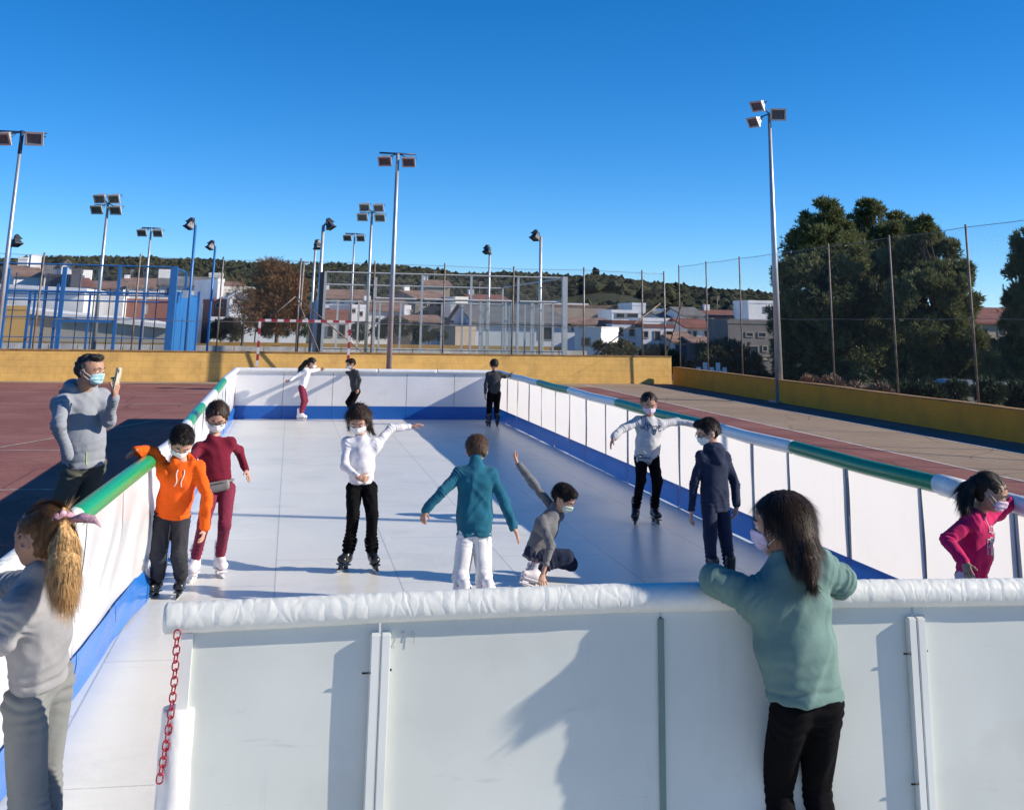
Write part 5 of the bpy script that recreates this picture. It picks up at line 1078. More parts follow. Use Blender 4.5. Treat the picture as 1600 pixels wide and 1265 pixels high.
m_skin = mat('skin_warm', (0.50, 0.29, 0.205), 0.55, var=0.10, scale=14, sss=0.25, spec=0.35); m_skin2 = mat('skin_tan', (0.40, 0.225, 0.15), 0.55, var=0.10, scale=14, sss=0.25, spec=0.35)
m_eyew = mat('eye_white', (0.7, 0.68, 0.65), 0.2, var=0); m_pup = mat('eye_iris', (0.03, 0.015, 0.01), 0.15, var=0)
m_maskw = mat('mask_white', (0.72, 0.73, 0.72), 0.8, var=.04, scale=30); m_maskb = mat('mask_blue', (0.42, 0.66, 0.70), 0.8, var=.06, scale=30); m_maskp = mat('mask_pink', (0.66, 0.50, 0.60), 0.8, var=.08, scale=40); m_maskg = mat('mask_pale_green', (0.55, 0.68, 0.60), 0.8, var=.06)
def hair_m(name, c, rough=.55):
    m, nt, b = new_mat(name); b.inputs['Roughness'].default_value = rough; b.inputs['Specular IOR Level'].default_value = 0.3
    tc = N(nt, 'ShaderNodeTexCoord'); n1 = N(nt, 'ShaderNodeTexNoise'); n1.inputs['Scale'].default_value = 95; n1.inputs['Detail'].default_value = 2
    mp = N(nt, 'ShaderNodeMapping'); mp.inputs['Scale'].default_value = (1, 1, .25); nt.links.new(tc.outputs['Object'], mp.inputs[0]); nt.links.new(mp.outputs[0], n1.inputs['Vector'])
    r = N(nt, 'ShaderNodeValToRGB'); e = r.color_ramp.elements; e[0].position = .3; e[1].position = .72; e[0].color = tuple(x*.55 for x in c)+(1,); e[1].color = tuple(min(1, x*1.6) for x in c)+(1,)
    nt.links.new(n1.outputs[0], r.inputs[0]); nt.links.new(r.outputs[0], b.inputs['Base Color']); return m
m_hblk = hair_m('hair_black', (0.014, 0.010, 0.008)); m_hdk = hair_m('hair_dark_brown', (0.030, 0.017, 0.011)); m_hbr = hair_m('hair_brown', (0.075, 0.042, 0.025)); m_hbl = hair_m('hair_blonde', (0.46, 0.28, 0.115)); m_hgy = hair_m('hair_greying', (0.04, 0.036, 0.034))
def cloth_m(name, c, rough=0.92, var=.12, weave=420, fuzz=.25):
    m, nt, b = new_mat(name); b.inputs['Roughness'].default_value = rough; b.inputs['Specular IOR Level'].default_value = 0.2 if max(c) > .03 else .06
    b.inputs['Sheen Weight'].default_value = fuzz*.2 if max(c) > .05 else 0; b.inputs['Sheen Roughness'].default_value = .5
    tc = N(nt, 'ShaderNodeTexCoord'); n1 = N(nt, 'ShaderNodeTexNoise'); n1.inputs['Scale'].default_value = 9; n1.inputs['Detail'].default_value = 8; nt.links.new(tc.outputs['Object'], n1.inputs['Vector'])
    r = N(nt, 'ShaderNodeValToRGB'); e = r.color_ramp.elements; e[0].position = .32; e[1].position = .68; e[0].color = tuple(x*(1-var) for x in c)+(1,); e[1].color = tuple(min(1, x*(1+var)) for x in c)+(1,)
    nt.links.new(n1.outputs[0], r.inputs[0]); nt.links.new(r.outputs[0], b.inputs['Base Color'])
    n2 = N(nt, 'ShaderNodeTexNoise'); n2.inputs['Scale'].default_value = weave; nt.links.new(tc.outputs['Object'], n2.inputs['Vector'])
    n3 = N(nt, 'ShaderNodeTexNoise'); n3.inputs['Scale'].default_value = 26; n3.inputs['Detail'].default_value = 4; n3.inputs['Distortion'].default_value = .6; nt.links.new(tc.outputs['Object'], n3.inputs['Vector'])
    ad = N(nt, 'ShaderNodeMath', operation='MULTIPLY_ADD'); nt.links.new(n3.outputs[0], ad.inputs[0]); ad.inputs[1].default_value = 3.0; nt.links.new(n2.outputs[0], ad.inputs[2])
    bp = N(nt, 'ShaderNodeBump'); bp.inputs['Strength'].default_value = .35; bp.inputs['Distance'].default_value = .004; nt.links.new(ad.outputs[0], bp.inputs['Height']); nt.links.new(bp.outputs[0], b.inputs['Normal']); return m
def frame_of(f, u):
    u = nrm(_v(u)); f = _v(f); f = nrm(f-u*f.dot(u)); r = np.cross(f, u); return r, f, u
def pitchroll(f, pitch, roll):
    """head frame from horizontal facing, nod (down +) and tilt, radians"""
    f = nrm([f[0], f[1], 0]); u = np.array([0, 0, 1.]); r = np.cross(f, u)
    f2 = f*math.cos(pitch)-u*math.sin(pitch); u2 = u*math.cos(pitch)+f*math.sin(pitch)
    r3 = r*math.cos(roll)-u2*math.sin(roll); u3 = u2*math.cos(roll)+r*math.sin(roll); return r3, f2, u3
def ribbons(name, roots, dirs, L, w, m, parent, org, nrmls, droop=0.0, segs=4, seed=0, curl=0.1, merge=None):
    rs = np.random.RandomState(seed); n = len(roots); P = roots.copy(); d = dirs/np.linalg.norm(dirs, axis=1)[:, None]; side = np.cross(d, nrmls); side /= np.linalg.norm(side, axis=1)[:, None]+1e-9
    L = L*(.6+.8*rs.rand(n))[:, None]/segs; V = []; jit = rs.standard_normal((n, 3))*curl
    for i in range(segs+1):
        ww = w*(1-.8*(i/segs)**1.5)*(.6+.8*rs.rand(n))[:, None] if i == 0 else w*(1-.85*(i/segs)**1.5)
        V.append(P-side*ww); V.append(P+side*ww)
        d = d+jit/segs+np.array([0, 0, -droop]); d /= np.linalg.norm(d, axis=1)[:, None]; P = P+d*L
    V = np.stack(V, 1).reshape(-1, 3); k = 2*(segs+1); b = np.arange(n)[:, None]*k
    F = np.concatenate([np.concatenate([b+2*i, b+2*i+1, b+2*i+3, b+2*i+2], 1) for i in range(segs)])
    return V, F
def hand_mesh(W, d, n, side, hl, curl=0.5, thumb=1, spread=.12, h=None, point=None):
    """W wrist, d towards fingertips, n palm facing, side = thumb side"""
    d = nrm(d); n = nrm(n-d*np.dot(n, d)); s = nrm(np.cross(d, n)); s = s if np.dot(s, side) > 0 else -s
    f = Field(h or hl/42.); K = W+d*hl*.50
    f.slab(W-d*hl*.12, W+d*hl*.06, (hl*.15, hl*.125), (hl*.17, hl*.125), s, .01)
    f.slab(W+d*hl*.12, K-d*hl*.07, (hl*.19, hl*.10), (hl*.235, hl*.085), s, .012)
    f.cap(W+d*hl*.12+s*hl*.12+n*hl*.03, W+d*hl*.30+s*hl*.20+n*hl*.05, hl*.085, hl*.07, .012)
    cs = curl if hasattr(curl, '__len__') else [curl*.85, curl, curl*1.08, curl*1.15]
    for i, (o, ln, r) in enumerate(((.175, .44, .053), (.06, .49, .055), (-.06, .45, .053), (-.165, .36, .047))):
        b = K+s*hl*o-d*hl*(.03+.03*abs(i-1)); a = spread*(o/.17)*.9; c = cs[i]; dd = nrm(d+s*a); p = b; ang = c*.5; rr_ = r*hl
        for seg, fr in enumerate((.46, .30, .24)):
            q = p+(dd*math.cos(ang)+n*math.sin(ang))*ln*hl*fr; f.cap(p, q, rr_, rr_*.93, .0035); p = q; rr_ *= .93; ang += c*.8
    b = W+d*hl*.22+s*hl*.21+n*hl*.04; dd = nrm(d*.75+s*.62*thumb+n*.25); p = b+dd*hl*.20; f.cap(b, p, hl*.068, hl*.06, .006); dd2 = nrm(dd*.8+d*.35+n*.30*min(1, cs[0]+.3)); f.cap(p, p+dd2*hl*.17, hl*.058, hl*.048, .004)
    return f.mesh()
def skate(parent, A, fwd, up, S, m_boot, m_trim, m_cuff=None, org=None, blade=True, h=.006):
    r, f, u = frame_of(fwd, up); o = org
    F_ = Field(h); sole = -.098*S
    F_.slab(A-u*.03*S-f*.012*S, A+u*.095*S-f*.020*S, (.043*S, .052*S), (.047*S, .056*S), r, .02)
    F_.slab(A+u*(sole+.038*S)-f*.045*S, A+u*(sole+.034*S)+f*.095*S, (.036*S, .036*S), (.042*S, .030*S), r, .025)
    F_.slab(A+f*.02*S-u*.03*S, A+f*.085*S+u*(sole+.045*S), (.034*S, .034*S), (.032*S, .022*S), r, .03)
    F_.cut(A+u*sole, -u, .006); F_.cut(A+u*.125*S-f*.0*S, u*.96+f*.1, .006)
    V, Fc = F_.mesh(); bt = mesh_np('skate' if blade else 'shoe', V-o, Fc, m_boot, parent)
    mb = MB()
    for t in (-.035, .02, .065): # straps / laces
        c = A+f*(.045+t*.6)*S-u*(.02+t*.75)*S; mb.tube([Vector(c-r*.042*S-u*.012*S-o), Vector(c+f*.010*S-o), Vector(c+r*.042*S-u*.012*S-o)], .0065*S, 6)
    c = A+u*.075*S+f*.028*S; mb.tube([Vector(c-r*.047*S-f*.03*S-o), Vector(c-r*.03*S+f*.008*S-o), Vector(c+f*.012*S-o), Vector(c+r*.03*S+f*.008*S-o), Vector(c+r*.047*S-f*.03*S-o)], .009*S, 6)
    mb.build('strap', m_trim, bt)
    if blade:
        mb = MB(); z0 = sole-.002; hgt = .040*S
        def bx_(c0, c1, hw, z0_, z1_):
            vs = [c0-r*hw+u*z0_, c1-r*hw+u*z0_, c1+r*hw+u*z0_, c0+r*hw+u*z0_, c0-r*hw+u*z1_, c1-r*hw+u*z1_, c1+r*hw+u*z1_, c0+r*hw+u*z1_]; mb.add([Vector(x-o) for x in vs], [(0,3,2,1),(4,5,6,7),(0,1,5,4),(1,2,6,5),(2,3,7,6),(3,0,4,7)])
        bx_(A-f*.075*S, A+f*.125*S, .032*S, sole-.010*S, sole-.001); bx_(A-f*.062*S, A-f*.02*S, .012*S, sole-hgt, sole-.010*S); bx_(A+f*.045*S, A+f*.10*S, .012*S, sole-hgt, sole-.010*S); bx_(A-f*.085*S, A+f*.125*S, .009*S, sole-hgt-.010*S, sole-hgt)
        mb.build('blade_holder', m_cuff or m_boot, bt); mb = MB(); bx_(A-f*.085*S, A+f*.13*S, .0022*S, sole-hgt-.022*S, sole-hgt-.0101*S); mb.build('blade', m_case, bt)
    return bt
def build_person(P):
    """P: dict describing one figure; pixel pairs give where a joint is seen, lengths and signs give its depth"""
    t0 = time.time(); H = P['H']; S = H/1.35; Y = P['Y']; h = P.get('h', .007); kid = P.get('kid', True); fs = P.get('fat', 1.0); seed = P.get('seed', 1)
    org = _v(P['org']) if 'org' in P else None
    pel = _v(ony(*P['pel'], Y)); neck = solve(pel, P.get('torso', .29)*H, *P['neck']); bf = P['bf']; r, f, u = frame_of(bf+(0,), neck-pel)
    if 'sr' in P: # shoulder line tilt
        a = P['sr']; rs_ = nrm(r*math.cos(a)+u*math.sin(a))
    else: rs_ = r
    hd = P['hl'] if 'hl' in P else .082*H; HC = solve(neck, P.get('nk', .120)*H, *P['head']); hr, hf, hu = pitchroll(P['hf'], P.get('pitch', .2), P.get('roll', 0)); a = hd
    foot0 = _v(ony(*P['pel'], Y)); base = np.array([foot0[0], foot0[1], P.get('z0', 0.0)]); o = base
    J = {}; shw = P.get('shw', .098)*H
    for s, k in ((1, 'R'), (-1, 'L')):
        sh = neck-u*.052*H+rs_*s*shw+f*P.get('shf', 0)*H; ar = P['arm'+k]; el = solve(sh, .172*H, *ar[0]); wr = solve(el, .142*H, *ar[1]); tp = solve(wr, .085*H, *ar[2]); J[k] = (sh, el, wr, tp)
        hp = pel-u*.02*H+r*s*P.get('hipw', .052)*H; an = np.array([ony(P['an'+k][0], P['an'+k][1], P['anY']).x, P['anY'], P.get('ah', .16*S)]) if 'anY' in P else _v(P['an'+k]) if len(P['an'+k]) == 3 and not isinstance(P['an'+k][0], int) else _v(onz(P['an'+k][0], P['an'+k][1], P.get('ah', .16*S)))
        kh = P.get('kh'+k, f+np.array([0, 0, .2])); kn = ik(hp, an, .245*H*P.get('lg', 1), .245*H*P.get('lg', 1), _v(kh)); J[k+'l'] = (hp, kn, an)
    # ---------------- body: one mesh
    B = Field(max(.009, h*1.2)); sk = .72
    B.slab(pel, pel+u*.12*H, (.085*S*fs, .06*S*fs), (.08*S*fs, .055*S*fs), r, .03).slab(pel+u*.12*H, neck-u*.07*H, (.08*S*fs, .055*S*fs), (.09*S*fs, .058*S*fs), r, .03)
    for k in 'RL':
        sh, el, wr, tp = J[k]; B.cap(neck-u*.05*H, sh, .035*S, .03*S, .02).cap(sh, el, .028*S, .024*S, .015).cap(el, wr, .024*S, .018*S, .01)
        hp, kn, an = J[k+'l']; B.cap(hp, kn, .052*S, .036*S, .02).cap(kn, an, .035*S, .024*S, .015)
    VV, FF = B.mesh(); Vs = [VV]; Fs = [FF]; off = len(VV)
    loc = lambda x, y, z: HC+(hr*x+hf*y+hu*z)*a
    Rm = [hr, hf, hu]; hh = P.get('hh', max(.0045, h*.62)); Hd = Field(hh)
    Hd.ell(loc(0, -.10, .20), Rm, (.74*a, .90*a, .78*a), .03*a*10*.1)
    Hd.ell(loc(0, .12, -.22), Rm, (.57*a, .66*a, .60*a), .25*a)
    Hd.ell(loc(0, .34, -.66), Rm, (.30*a, .32*a, .27*a), .30*a)
    for s in (-1, 1):
        Hd.ell(loc(.30*s, .44, -.26), Rm, (.24*a, .24*a, .24*a), .15*a); Hd.ell(loc(.27*s, .84, .02), Rm, (.17*a, .13*a, .10*a), .10*a, sub=True)
        Hd.cap(loc(.14*s, .76, .16), loc(.40*s, .64, .17), .07*a, .07*a, .10*a); Hd.ell(loc(.27*s, .60, .00), Rm, (.16*a, .13*a, .12*a), .06*a)
        Hd.ell(loc(.74*s, -.03, -.10), [nrm(hr+hf*.35*-s), nrm(hf), hu], (.06*a, .16*a, .23*a), .04*a); Hd.ell(loc(.80*s, .02, -.08), Rm, (.05*a, .08*a, .13*a), .03*a, sub=True)
    Hd.cap(loc(0, .70, .06), loc(0, .84, -.20), .055*a, .085*a, .08*a); Hd.cap(loc(-.07, .80, -.24), loc(.07, .80, -.24), .06*a, .06*a, .05*a)
    Hd.cap(loc(-.15, .68, -.50), loc(.15, .68, -.50), .055*a, .055*a, .07*a); Hd.cap(loc(-.18, .80, -.475), loc(.18, .80, -.475), .012*a, .012*a, .02*a, sub=True)
    nb_ = neck-u*.02*H; Hd.cap(loc(0, -.16, -.45), nb_, .36*a*P.get('nkr', 1), .42*a*P.get('nkr', 1), .18*a); Hd.slab(nb_-u*.01, nb_-u*.05*H, (.40*a, .36*a), (.75*a, .5*a), r, .1*a)
    VV, FF = Hd.mesh(); VV = smooth(VV, FF, 1); Vs.append(VV); Fs.append(FF+off); off += len(VV)
    hl = P.get('hand', .098)*H
    for k in 'RL':
        sh, el, wr, tp = J[k]; hc = P.get('hand'+k, {})
        if hc.get('hide'): continue
        d = nrm(tp-wr); n_ = _v(hc.get('n', nrm(nrm(el-sh)*-.2+(r if k == 'L' else -r)))); sd = _v(hc.get('side', f)); fd = nrm(wr-el)
        VV, FF = hand_mesh(wr+fd*.012*S, d, n_, sd, hl, hc.get('curl', .55), hc.get('thumb', 1), hc.get('spread', .12), max(.0028, hl/44 if Y < 16 else hl/26)); Vs.append(VV); Fs.append(FF+off); off += len(VV)
    body = mesh_np('person', np.concatenate(Vs)-o, np.concatenate(Fs), P.get('skin', m_skin)); body.location = o
    tag(body, P['label'], P.get('cat', 'child'), P.get('group'))
    # eyes and brows
    if P.get('face', True):
        for s in (-1, 1):
            bm = bmesh.new(); bmesh.ops.create_uvsphere(bm, u_segments=10, v_segments=8, radius=.115*a); me = bpy.data.meshes.new('eye'); bm.to_mesh(me); bm.free(); e = link('eye', me, m_eyew, body); e.location = loc(.27*s, .66, .005)-o
            bm = bmesh.new(); bmesh.ops.create_uvsphere(bm, u_segments=8, v_segments=6, radius=.062*a); me = bpy.data.meshes.new('iris'); bm.to_mesh(me); bm.free(); e2 = link('iris', me, m_pup, e); e2.location = (hf*.068-hu*.02)*a
            MB().tube([Vector(loc(.12*s, .86, .20)-o), Vector(loc(.28*s, .82, .26)-o), Vector(loc(.44*s, .68, .20)-o)], [.02*a, .032*a, .015*a], 5).build('eyebrow', P['hair'], body)
    # ---------------- mask
    if P.get('mask') is not None:
        nu, nv = 26, 16; out = []; inn = []
        for j in range(nv):
            v_ = j/(nv-1)
            for i in range(nu):
                q = i/(nu-1)*2-1; wd = .94*math.sin(math.pi*(.30+.52*v_))**.5; th = q*wd*1.22; z = -.10-.80*v_-.10*(q*q)*(1 if v_ < .5 else -1.0)
                rad_ = (.70 if v_ < .62 else .70-.42*((v_-.62)/.38)**2)*(1-.03*v_); x = math.sin(th)*rad_*.94; y = .13+math.cos(th)*(rad_+.06)+.14*math.exp(-(q/.22)**2)*math.exp(-((v_-.25)/.28)**2)+.02*math.sin(v_*19)
                out.append(loc(x, y+.02, z+.04)-o); inn.append(loc(x*.97, y-.015, z+.04)-o)
        V = np.array(out+inn); M_ = nu*nv; F = []
        for j in range(nv-1):
            for i in range(nu-1): p = j*nu+i; F.append((p, p+1, p+nu+1, p+nu)); F.append((M_+p, M_+p+nu, M_+p+nu+1, M_+p+1))
        for i in range(nu-1): F.append((i, M_+i, M_+i+1, i+1)); p = (nv-1)*nu+i; F.append((p, p+1, M_+p+1, M_+p))
        for j in range(nv-1): p = j*nu; F.append((p, p+nu, M_+p+nu, M_+p)); p += nu-1; F.append((p, M_+p, M_+p+nu, p+nu))
        mk = mesh_np('face_mask', V, np.array(F), P['mask'], body)
        for s, i in ((-1, 0), (1, nu-1)):
            a0 = Vector(V[2*nu+i]); a1 = Vector(V[11*nu+i]); e = Vector(loc(.82*s, -.12, -.08)-o); e1 = Vector(loc(.80*s, -.05, .08)-o); MB().tube([a0, (a0+e1)/2+Vector(hr*s*.015*a*3), e1, e, (a1+e)/2+Vector(hr*s*.04*a), a1], .016*a, 4).build('ear_loop', m_maskw, mk)
    # ---------------- hair
    hs = P.get('style', 'short'); Hr = Field(hh*1.05); big = P.get('hb', 1.0)
    Hr.ell(loc(0, -.14, .25), Rm, (.80*a*big, .93*a*big, .80*a*big), .05*a); Hr.ell(loc(0, -.38, -.10), Rm, (.72*a*big, .66*a*big, .66*a*big), .15*a)
    if hs == 'short': Hr.ell(loc(.12, .42, .84), Rm, (.48*a, .34*a, .20*a), .2*a)
    Hr.ell(loc(0, .86, -.22), Rm, (.80*a, .76*a, .82*a), .05*a, sub=True)
    for s in (-1, 1): Hr.ell(loc(.84*s, .06, -.32), Rm, (.30*a, .44*a, .54*a), .05*a, sub=True) if hs in ('short', 'back', 'pony') else None
    Hr.cut(loc(0, -.3, P.get('nape', -.48 if hs == 'short' else -.70)), -hu*.9-hf*.35, .06*a)
    tail = [_v(solve(HC, L_, *q)) for q, L_ in P['tail']] if 'tail' in P else None
    if 'mass' in P:
        for (x0, y0, z0_), (x1, y1, z1), ra, rb, sq in P['mass']: Hr.slab(loc(x0, y0, z0_), loc(x1, y1, z1), (ra*a, ra*a*sq), (rb*a, rb*a*sq), hr, .18*a)
    VV, FF = Hr.mesh(); N_ = vnormals(VV, FF)
    lp_ = (VV-HC).dot(np.array(Rm).T)/a; crown = np.array(P.get('crown', (0.0, -.45, .95)))
    if hs == 'short': fl = (lp_-crown)*np.array([1, 1, .5])+np.array([0, .35, -.35])*1.0
    elif hs in ('back', 'pony'):
        tl = np.array(P.get('tie', (0, -.85, .3))); fl = tl-lp_
    else: fl = (lp_-crown)*np.array([.6, .5, .2])+np.array(P.get('flow', (0, -.25, -1.0)))
    fw = fl.dot(np.array(Rm))
    fw = fw-N_*(fw*N_).sum(1)[:, None]*.9; fw /= np.linalg.norm(fw, axis=1)[:, None]+1e-9
    # lock relief running along the flow
    sd_ = np.cross(fw, N_); q_ = np.stack([(VV*sd_).sum(1)/(.055*a), (VV*fw).sum(1)/(.7*a), np.zeros(len(VV))], 1); VVd = VV+N_*(.045*a*vnoise(VV/(.16*a)+seed)+.035*a*vnoise(VV/(.06*a)+seed))[:, None]
    rs2 = np.random.RandomState(seed); nrib = P.get('nrib', 2600); ok = ~((lp_[:, 1] > .30) & (lp_[:, 2] < (.62 if hs == 'short' else .80)) & (np.abs(lp_[:, 0]) < .62)); ok &= ~((np.linalg.norm(lp_, axis=1) < .80)); ok &= ~((np.abs(lp_[:, 0]) > .45) & (lp_[:, 2] < .12) & (lp_[:, 1] > -.45)) if hs == 'short' else ok; ok &= ~(lp_[:, 2] < -.25) if hs == 'short' else ok; ok &= (np.linalg.norm(lp_-np.array(P.get('tie', (0, -.85, .3))), axis=1) > .55) if hs in ('back', 'pony') else ok; okI = np.nonzero(ok)[0]; pick = rs2.choice(okI, nrib, replace=True); wv, Ls = P.get('rw', .030)*a, P.get('rl', .36)*a*(.7 if hs == 'short' else 1)
    Rv, Rf = ribbons('hair', VVd[pick]+N_[pick]*.006*a, fw[pick]+N_[pick]*P.get('lift', .34 if hs == 'short' else .10), Ls, wv*.5, None, None, o, N_[pick], P.get('droop', .02), 4, seed, P.get('frizz', .16))
    hair = mesh_np('hair', np.concatenate([VVd, Rv])-o, np.concatenate([FF, Rf+len(VVd)]), P['hair'], body)
    if tail is not None:
        TL = Field(hh); rad_ = P['tailr']; t0v = loc(*P.get('tie', (0, -.85, .3))); TL.cap(t0v, tail[0], .16*a, rad_[0]*.9, .06*a)
        for p, q, ra, rb in zip(tail, tail[1:], rad_, rad_[1:]): TL.cap(p, q, ra, rb, .03)
        VV, FF = TL.mesh(); N_ = vnormals(VV, FF); best = np.full(len(VV), 9.); fw = np.zeros_like(VV)
        ch_ = [t0v]+tail
        for p, q in zip(ch_, ch_[1:]):
            t = np.clip((VV-p).dot(q-p)/((q-p).dot(q-p)), 0, 1); dist = np.linalg.norm(VV-p-t[:, None]*(q-p), axis=1); m_ = dist < best; best[m_] = dist[m_]; fw[m_] = nrm(q-p)
        sd_ = np.cross(fw, N_); co = np.stack([np.arctan2((VV-tail[0]).dot(hr), (VV-tail[0]).dot(hf))*2.6, VV.dot(nrm(tail[-1]-tail[0]))/(.6*a), np.zeros(len(VV))], 1)
        VVd = VV+N_*(.10*a*vnoise(co+seed)+.04*a*vnoise(VV/(.05*a)))[:, None]; okt = np.nonzero((VV-tail[0]).dot(nrm(tail[1]-tail[0])) > .006)[0]; pick = rs2.choice(okt, P.get('ntail', 900), replace=True)
        Rv, Rf = ribbons('x', VVd[pick], fw[pick]+N_[pick]*.05, P.get('tl', .8)*a, P.get('rw', .03)*a*.5, None, None, o, N_[pick], .03, 5, seed+1, P.get('tfrizz', .16))
        mesh_np('ponytail', np.concatenate([VVd, Rv])-o, np.concatenate([FF, Rf+len(VVd)]), P.get('tailmat', P['hair']), body)
    # ---------------- top garment
    tr_ = P.get('tr', (.135, .098)); k_ = .03*S; T = Field(h); ls = P.get('loose', 1.0); hem = pel-u*P.get('hem', .02)*H; ch = neck-u*.105*H
    hx, hy = tr_[0]*S*fs, tr_[1]*S*fs; bl = P.get('belly', 0)
    T.slab(hem-u*.03, hem+u*.12*H, (hx, hy), (hx*.95, hy*.97), r, k_).slab(hem+u*.12*H+f*bl, ch, (hx*.95, hy*(1.0+bl*3)), (hx*.98, hy*1.0), r, k_*1.5).slab(ch, neck-u*.03*H, (hx*.98, hy*.92), (hx*.45, hy*.62), r, k_*1.5)
    cr = P.get('cuffr', .030)*S
    for k in 'RL':
        sh, el, wr, tp = J[k]; T.cap(neck-u*.030*H, sh, .044*S*fs, .047*S*fs, .05*S); T.cap(neck-u*.10*H, sh, .06*S*fs, .044*S*fs, .06*S); ar_ = P.get('armr', .046)*S; T.cap(sh, el, ar_*1.02, ar_*.86, .03*S).cap(el, wr+nrm(el-wr)*.01, ar_*.86, cr, .02*S)
        ce = wr+nrm(wr-el)*.0; T.cap(wr-nrm(wr-el)*.045*S, wr-nrm(wr-el)*.004, cr*1.06, cr*.96, .006)
    if P.get('collar') == 'high': T.cap(neck-u*.03*H, neck+u*.018*H+(HC-neck)*.18, .060*S, .050*S, .02*S)
    elif P.get('collar') == 'hood':
        for t in range(9):
            an_ = math.pi*(-.12+1.24*t/8); c0 = neck+u*.004*H+(-f*math.sin(an_)*.062+r*math.cos(an_)*.074)*S+u*(.012+.020*math.sin(an_))*S; an2 = math.pi*(-.12+1.24*(t+1)/8); c1 = neck+u*.004*H+(-f*math.sin(an2)*.062+r*math.cos(an2)*.074)*S+u*(.012+.020*math.sin(an2))*S
            if t < 8: T.cap(c0, c1, .025*S, .025*S, .02*S)
        T.slab(neck-f*.085*S-u*.0*S, neck-f*.105*S-u*.11*S, (.085*S, .030*S), (.035*S, .022*S), r, .03*S)
    else: T.cap(neck-u*.03*H, neck+u*.0*H+(HC-neck)*.05, .056*S, .050*S, .02*S)
    T.cap(neck-u*.02*H+(HC-neck)*.0, neck+(HC-neck)*1.1, .040*S if P.get('collar') != 'hood' else .046*S, .052*S, .006, sub=True)
    hn = nrm(u*(1-P.get('hz', .5))+np.array([0, 0, P.get('hz', .5)])); T.cut(hem, -hn, .010)
    for k in 'RL':
        pass
    VV, FF = T.mesh(); fl = [('cloth', nrm(u+r*.15), .42*S, .085*S, .0075*ls*S), ('cloth', nrm(u+r*.9), .34*S, .060*S, .005*ls*S), ('cloth', nrm(u-r*.9), .36*S, .07*S, .005*ls*S)]
    for k in 'RL':
        sh, el, wr, tp = J[k]; d1 = nrm(el-sh); d2 = nrm(wr-el); fl += [('ring', el, nrm(d1+d2), .06*S, .024*S, P.get('elf', .0045)*ls*S), ('ring', sh+d1*.03*S, d1, .06*S, .028*S, .006*ls*S), ('ring', wr-d2*.06*S, d2, .05*S, .017*S, .003*ls*S)]
    fl += [('rib', hem, hn, .035*S, .006), ('ring', hem+u*.09*S, u, .10*S, .045*S, .003*ls*S)]
    Vt = fold(VV, FF, fl, seed); top = mesh_np(P['top'][0], Vt-o, FF, P['top'][1], body)
    # ---------------- trousers
    L = Field(h); lr = P.get('legr', (.076, .056, .046)); lr = [x*S*fs for x in lr]
    L.slab(pel-u*.005*H, pel+u*.020*H, (hx*P.get('hipk', .80), hy*.80), (hx*.78, hy*.78), r, .03*S)
    for k in 'RL':
        hp, kn, an = J[k+'l']; L.cap(hp, kn, lr[0], lr[1], .025*S).cap(kn, an+nrm(kn-an)*P.get('cuffup', .03), lr[1], lr[2], .02*S)
    for k in 'RL':
        hp, kn, an = J[k+'l']; d = nrm(an-kn)
    VV, FF = L.mesh(); ll = P.get('legloose', 1.0)
    fl = [('cloth', np.array([0, 0, 1.]), .25*S, .06*S, .007*ll*S)]
    for k in 'RL':
        hp, kn, an = J[k+'l']; d1 = nrm(kn-hp); d2 = nrm(an-kn); fl += [('ring', kn, nrm(d1+d2), .06*S, .026*S, .006*ll*S), ('ring', an-d2*.07*S, d2, .10*S, .034*S, .0085*ll*S), ('ring', hp, d1, .08*S, .04*S, .007*ll*S)]
    VV = fold(VV, FF, fl, seed+5); legs = mesh_np(P['bot'][0], VV-o, FF, P['bot'][1], body)
    # ---------------- footwear
    for k in 'RL':
        if not P.get('feet', True): break
        hp, kn, an = J[k+'l']; fd = _v(P['toe'+k]) if 'toe'+k in P else f; up_ = _v(P['fup'+k]) if 'fup'+k in P else np.array([0, 0, 1.])
        skate(body, an, fd, up_, S*P.get('ss', 1.0), P['boot'][0], P['boot'][1], org=o, blade=P.get('blade', True), h=max(.006, h*.85))
    info = dict(o=o, r=r, f=f, u=u, neck=neck, pel=pel, J=J, HC=HC, loc=loc, hr=hr, hf=hf, hu=hu, a=a, S=S, H=H, body=body, top=top, legs=legs, tail=tail)
    print('%-60s %.1fs neckz %.2f headtop %.2f arms %s' % (P['label'][:60], time.time()-t0, neck[2], HC[2]+a, [round(float(np.linalg.norm(J[k][1]-J[k][0])/H), 3) for k in 'RL']+[round(float(np.linalg.norm(J[k][2]-J[k][1])/H), 3) for k in 'RL']), [round(float(np.linalg.norm(J[k+'l'][2]-J[k+'l'][0])/H), 2) for k in 'RL'])
    return info
def bvh_of(ob):
    me = ob.data; return BVHTree.FromPolygons([v.co+ob.location if ob.parent is None else v.co for v in me.vertices], [tuple(p.vertices) for p in me.polygons])
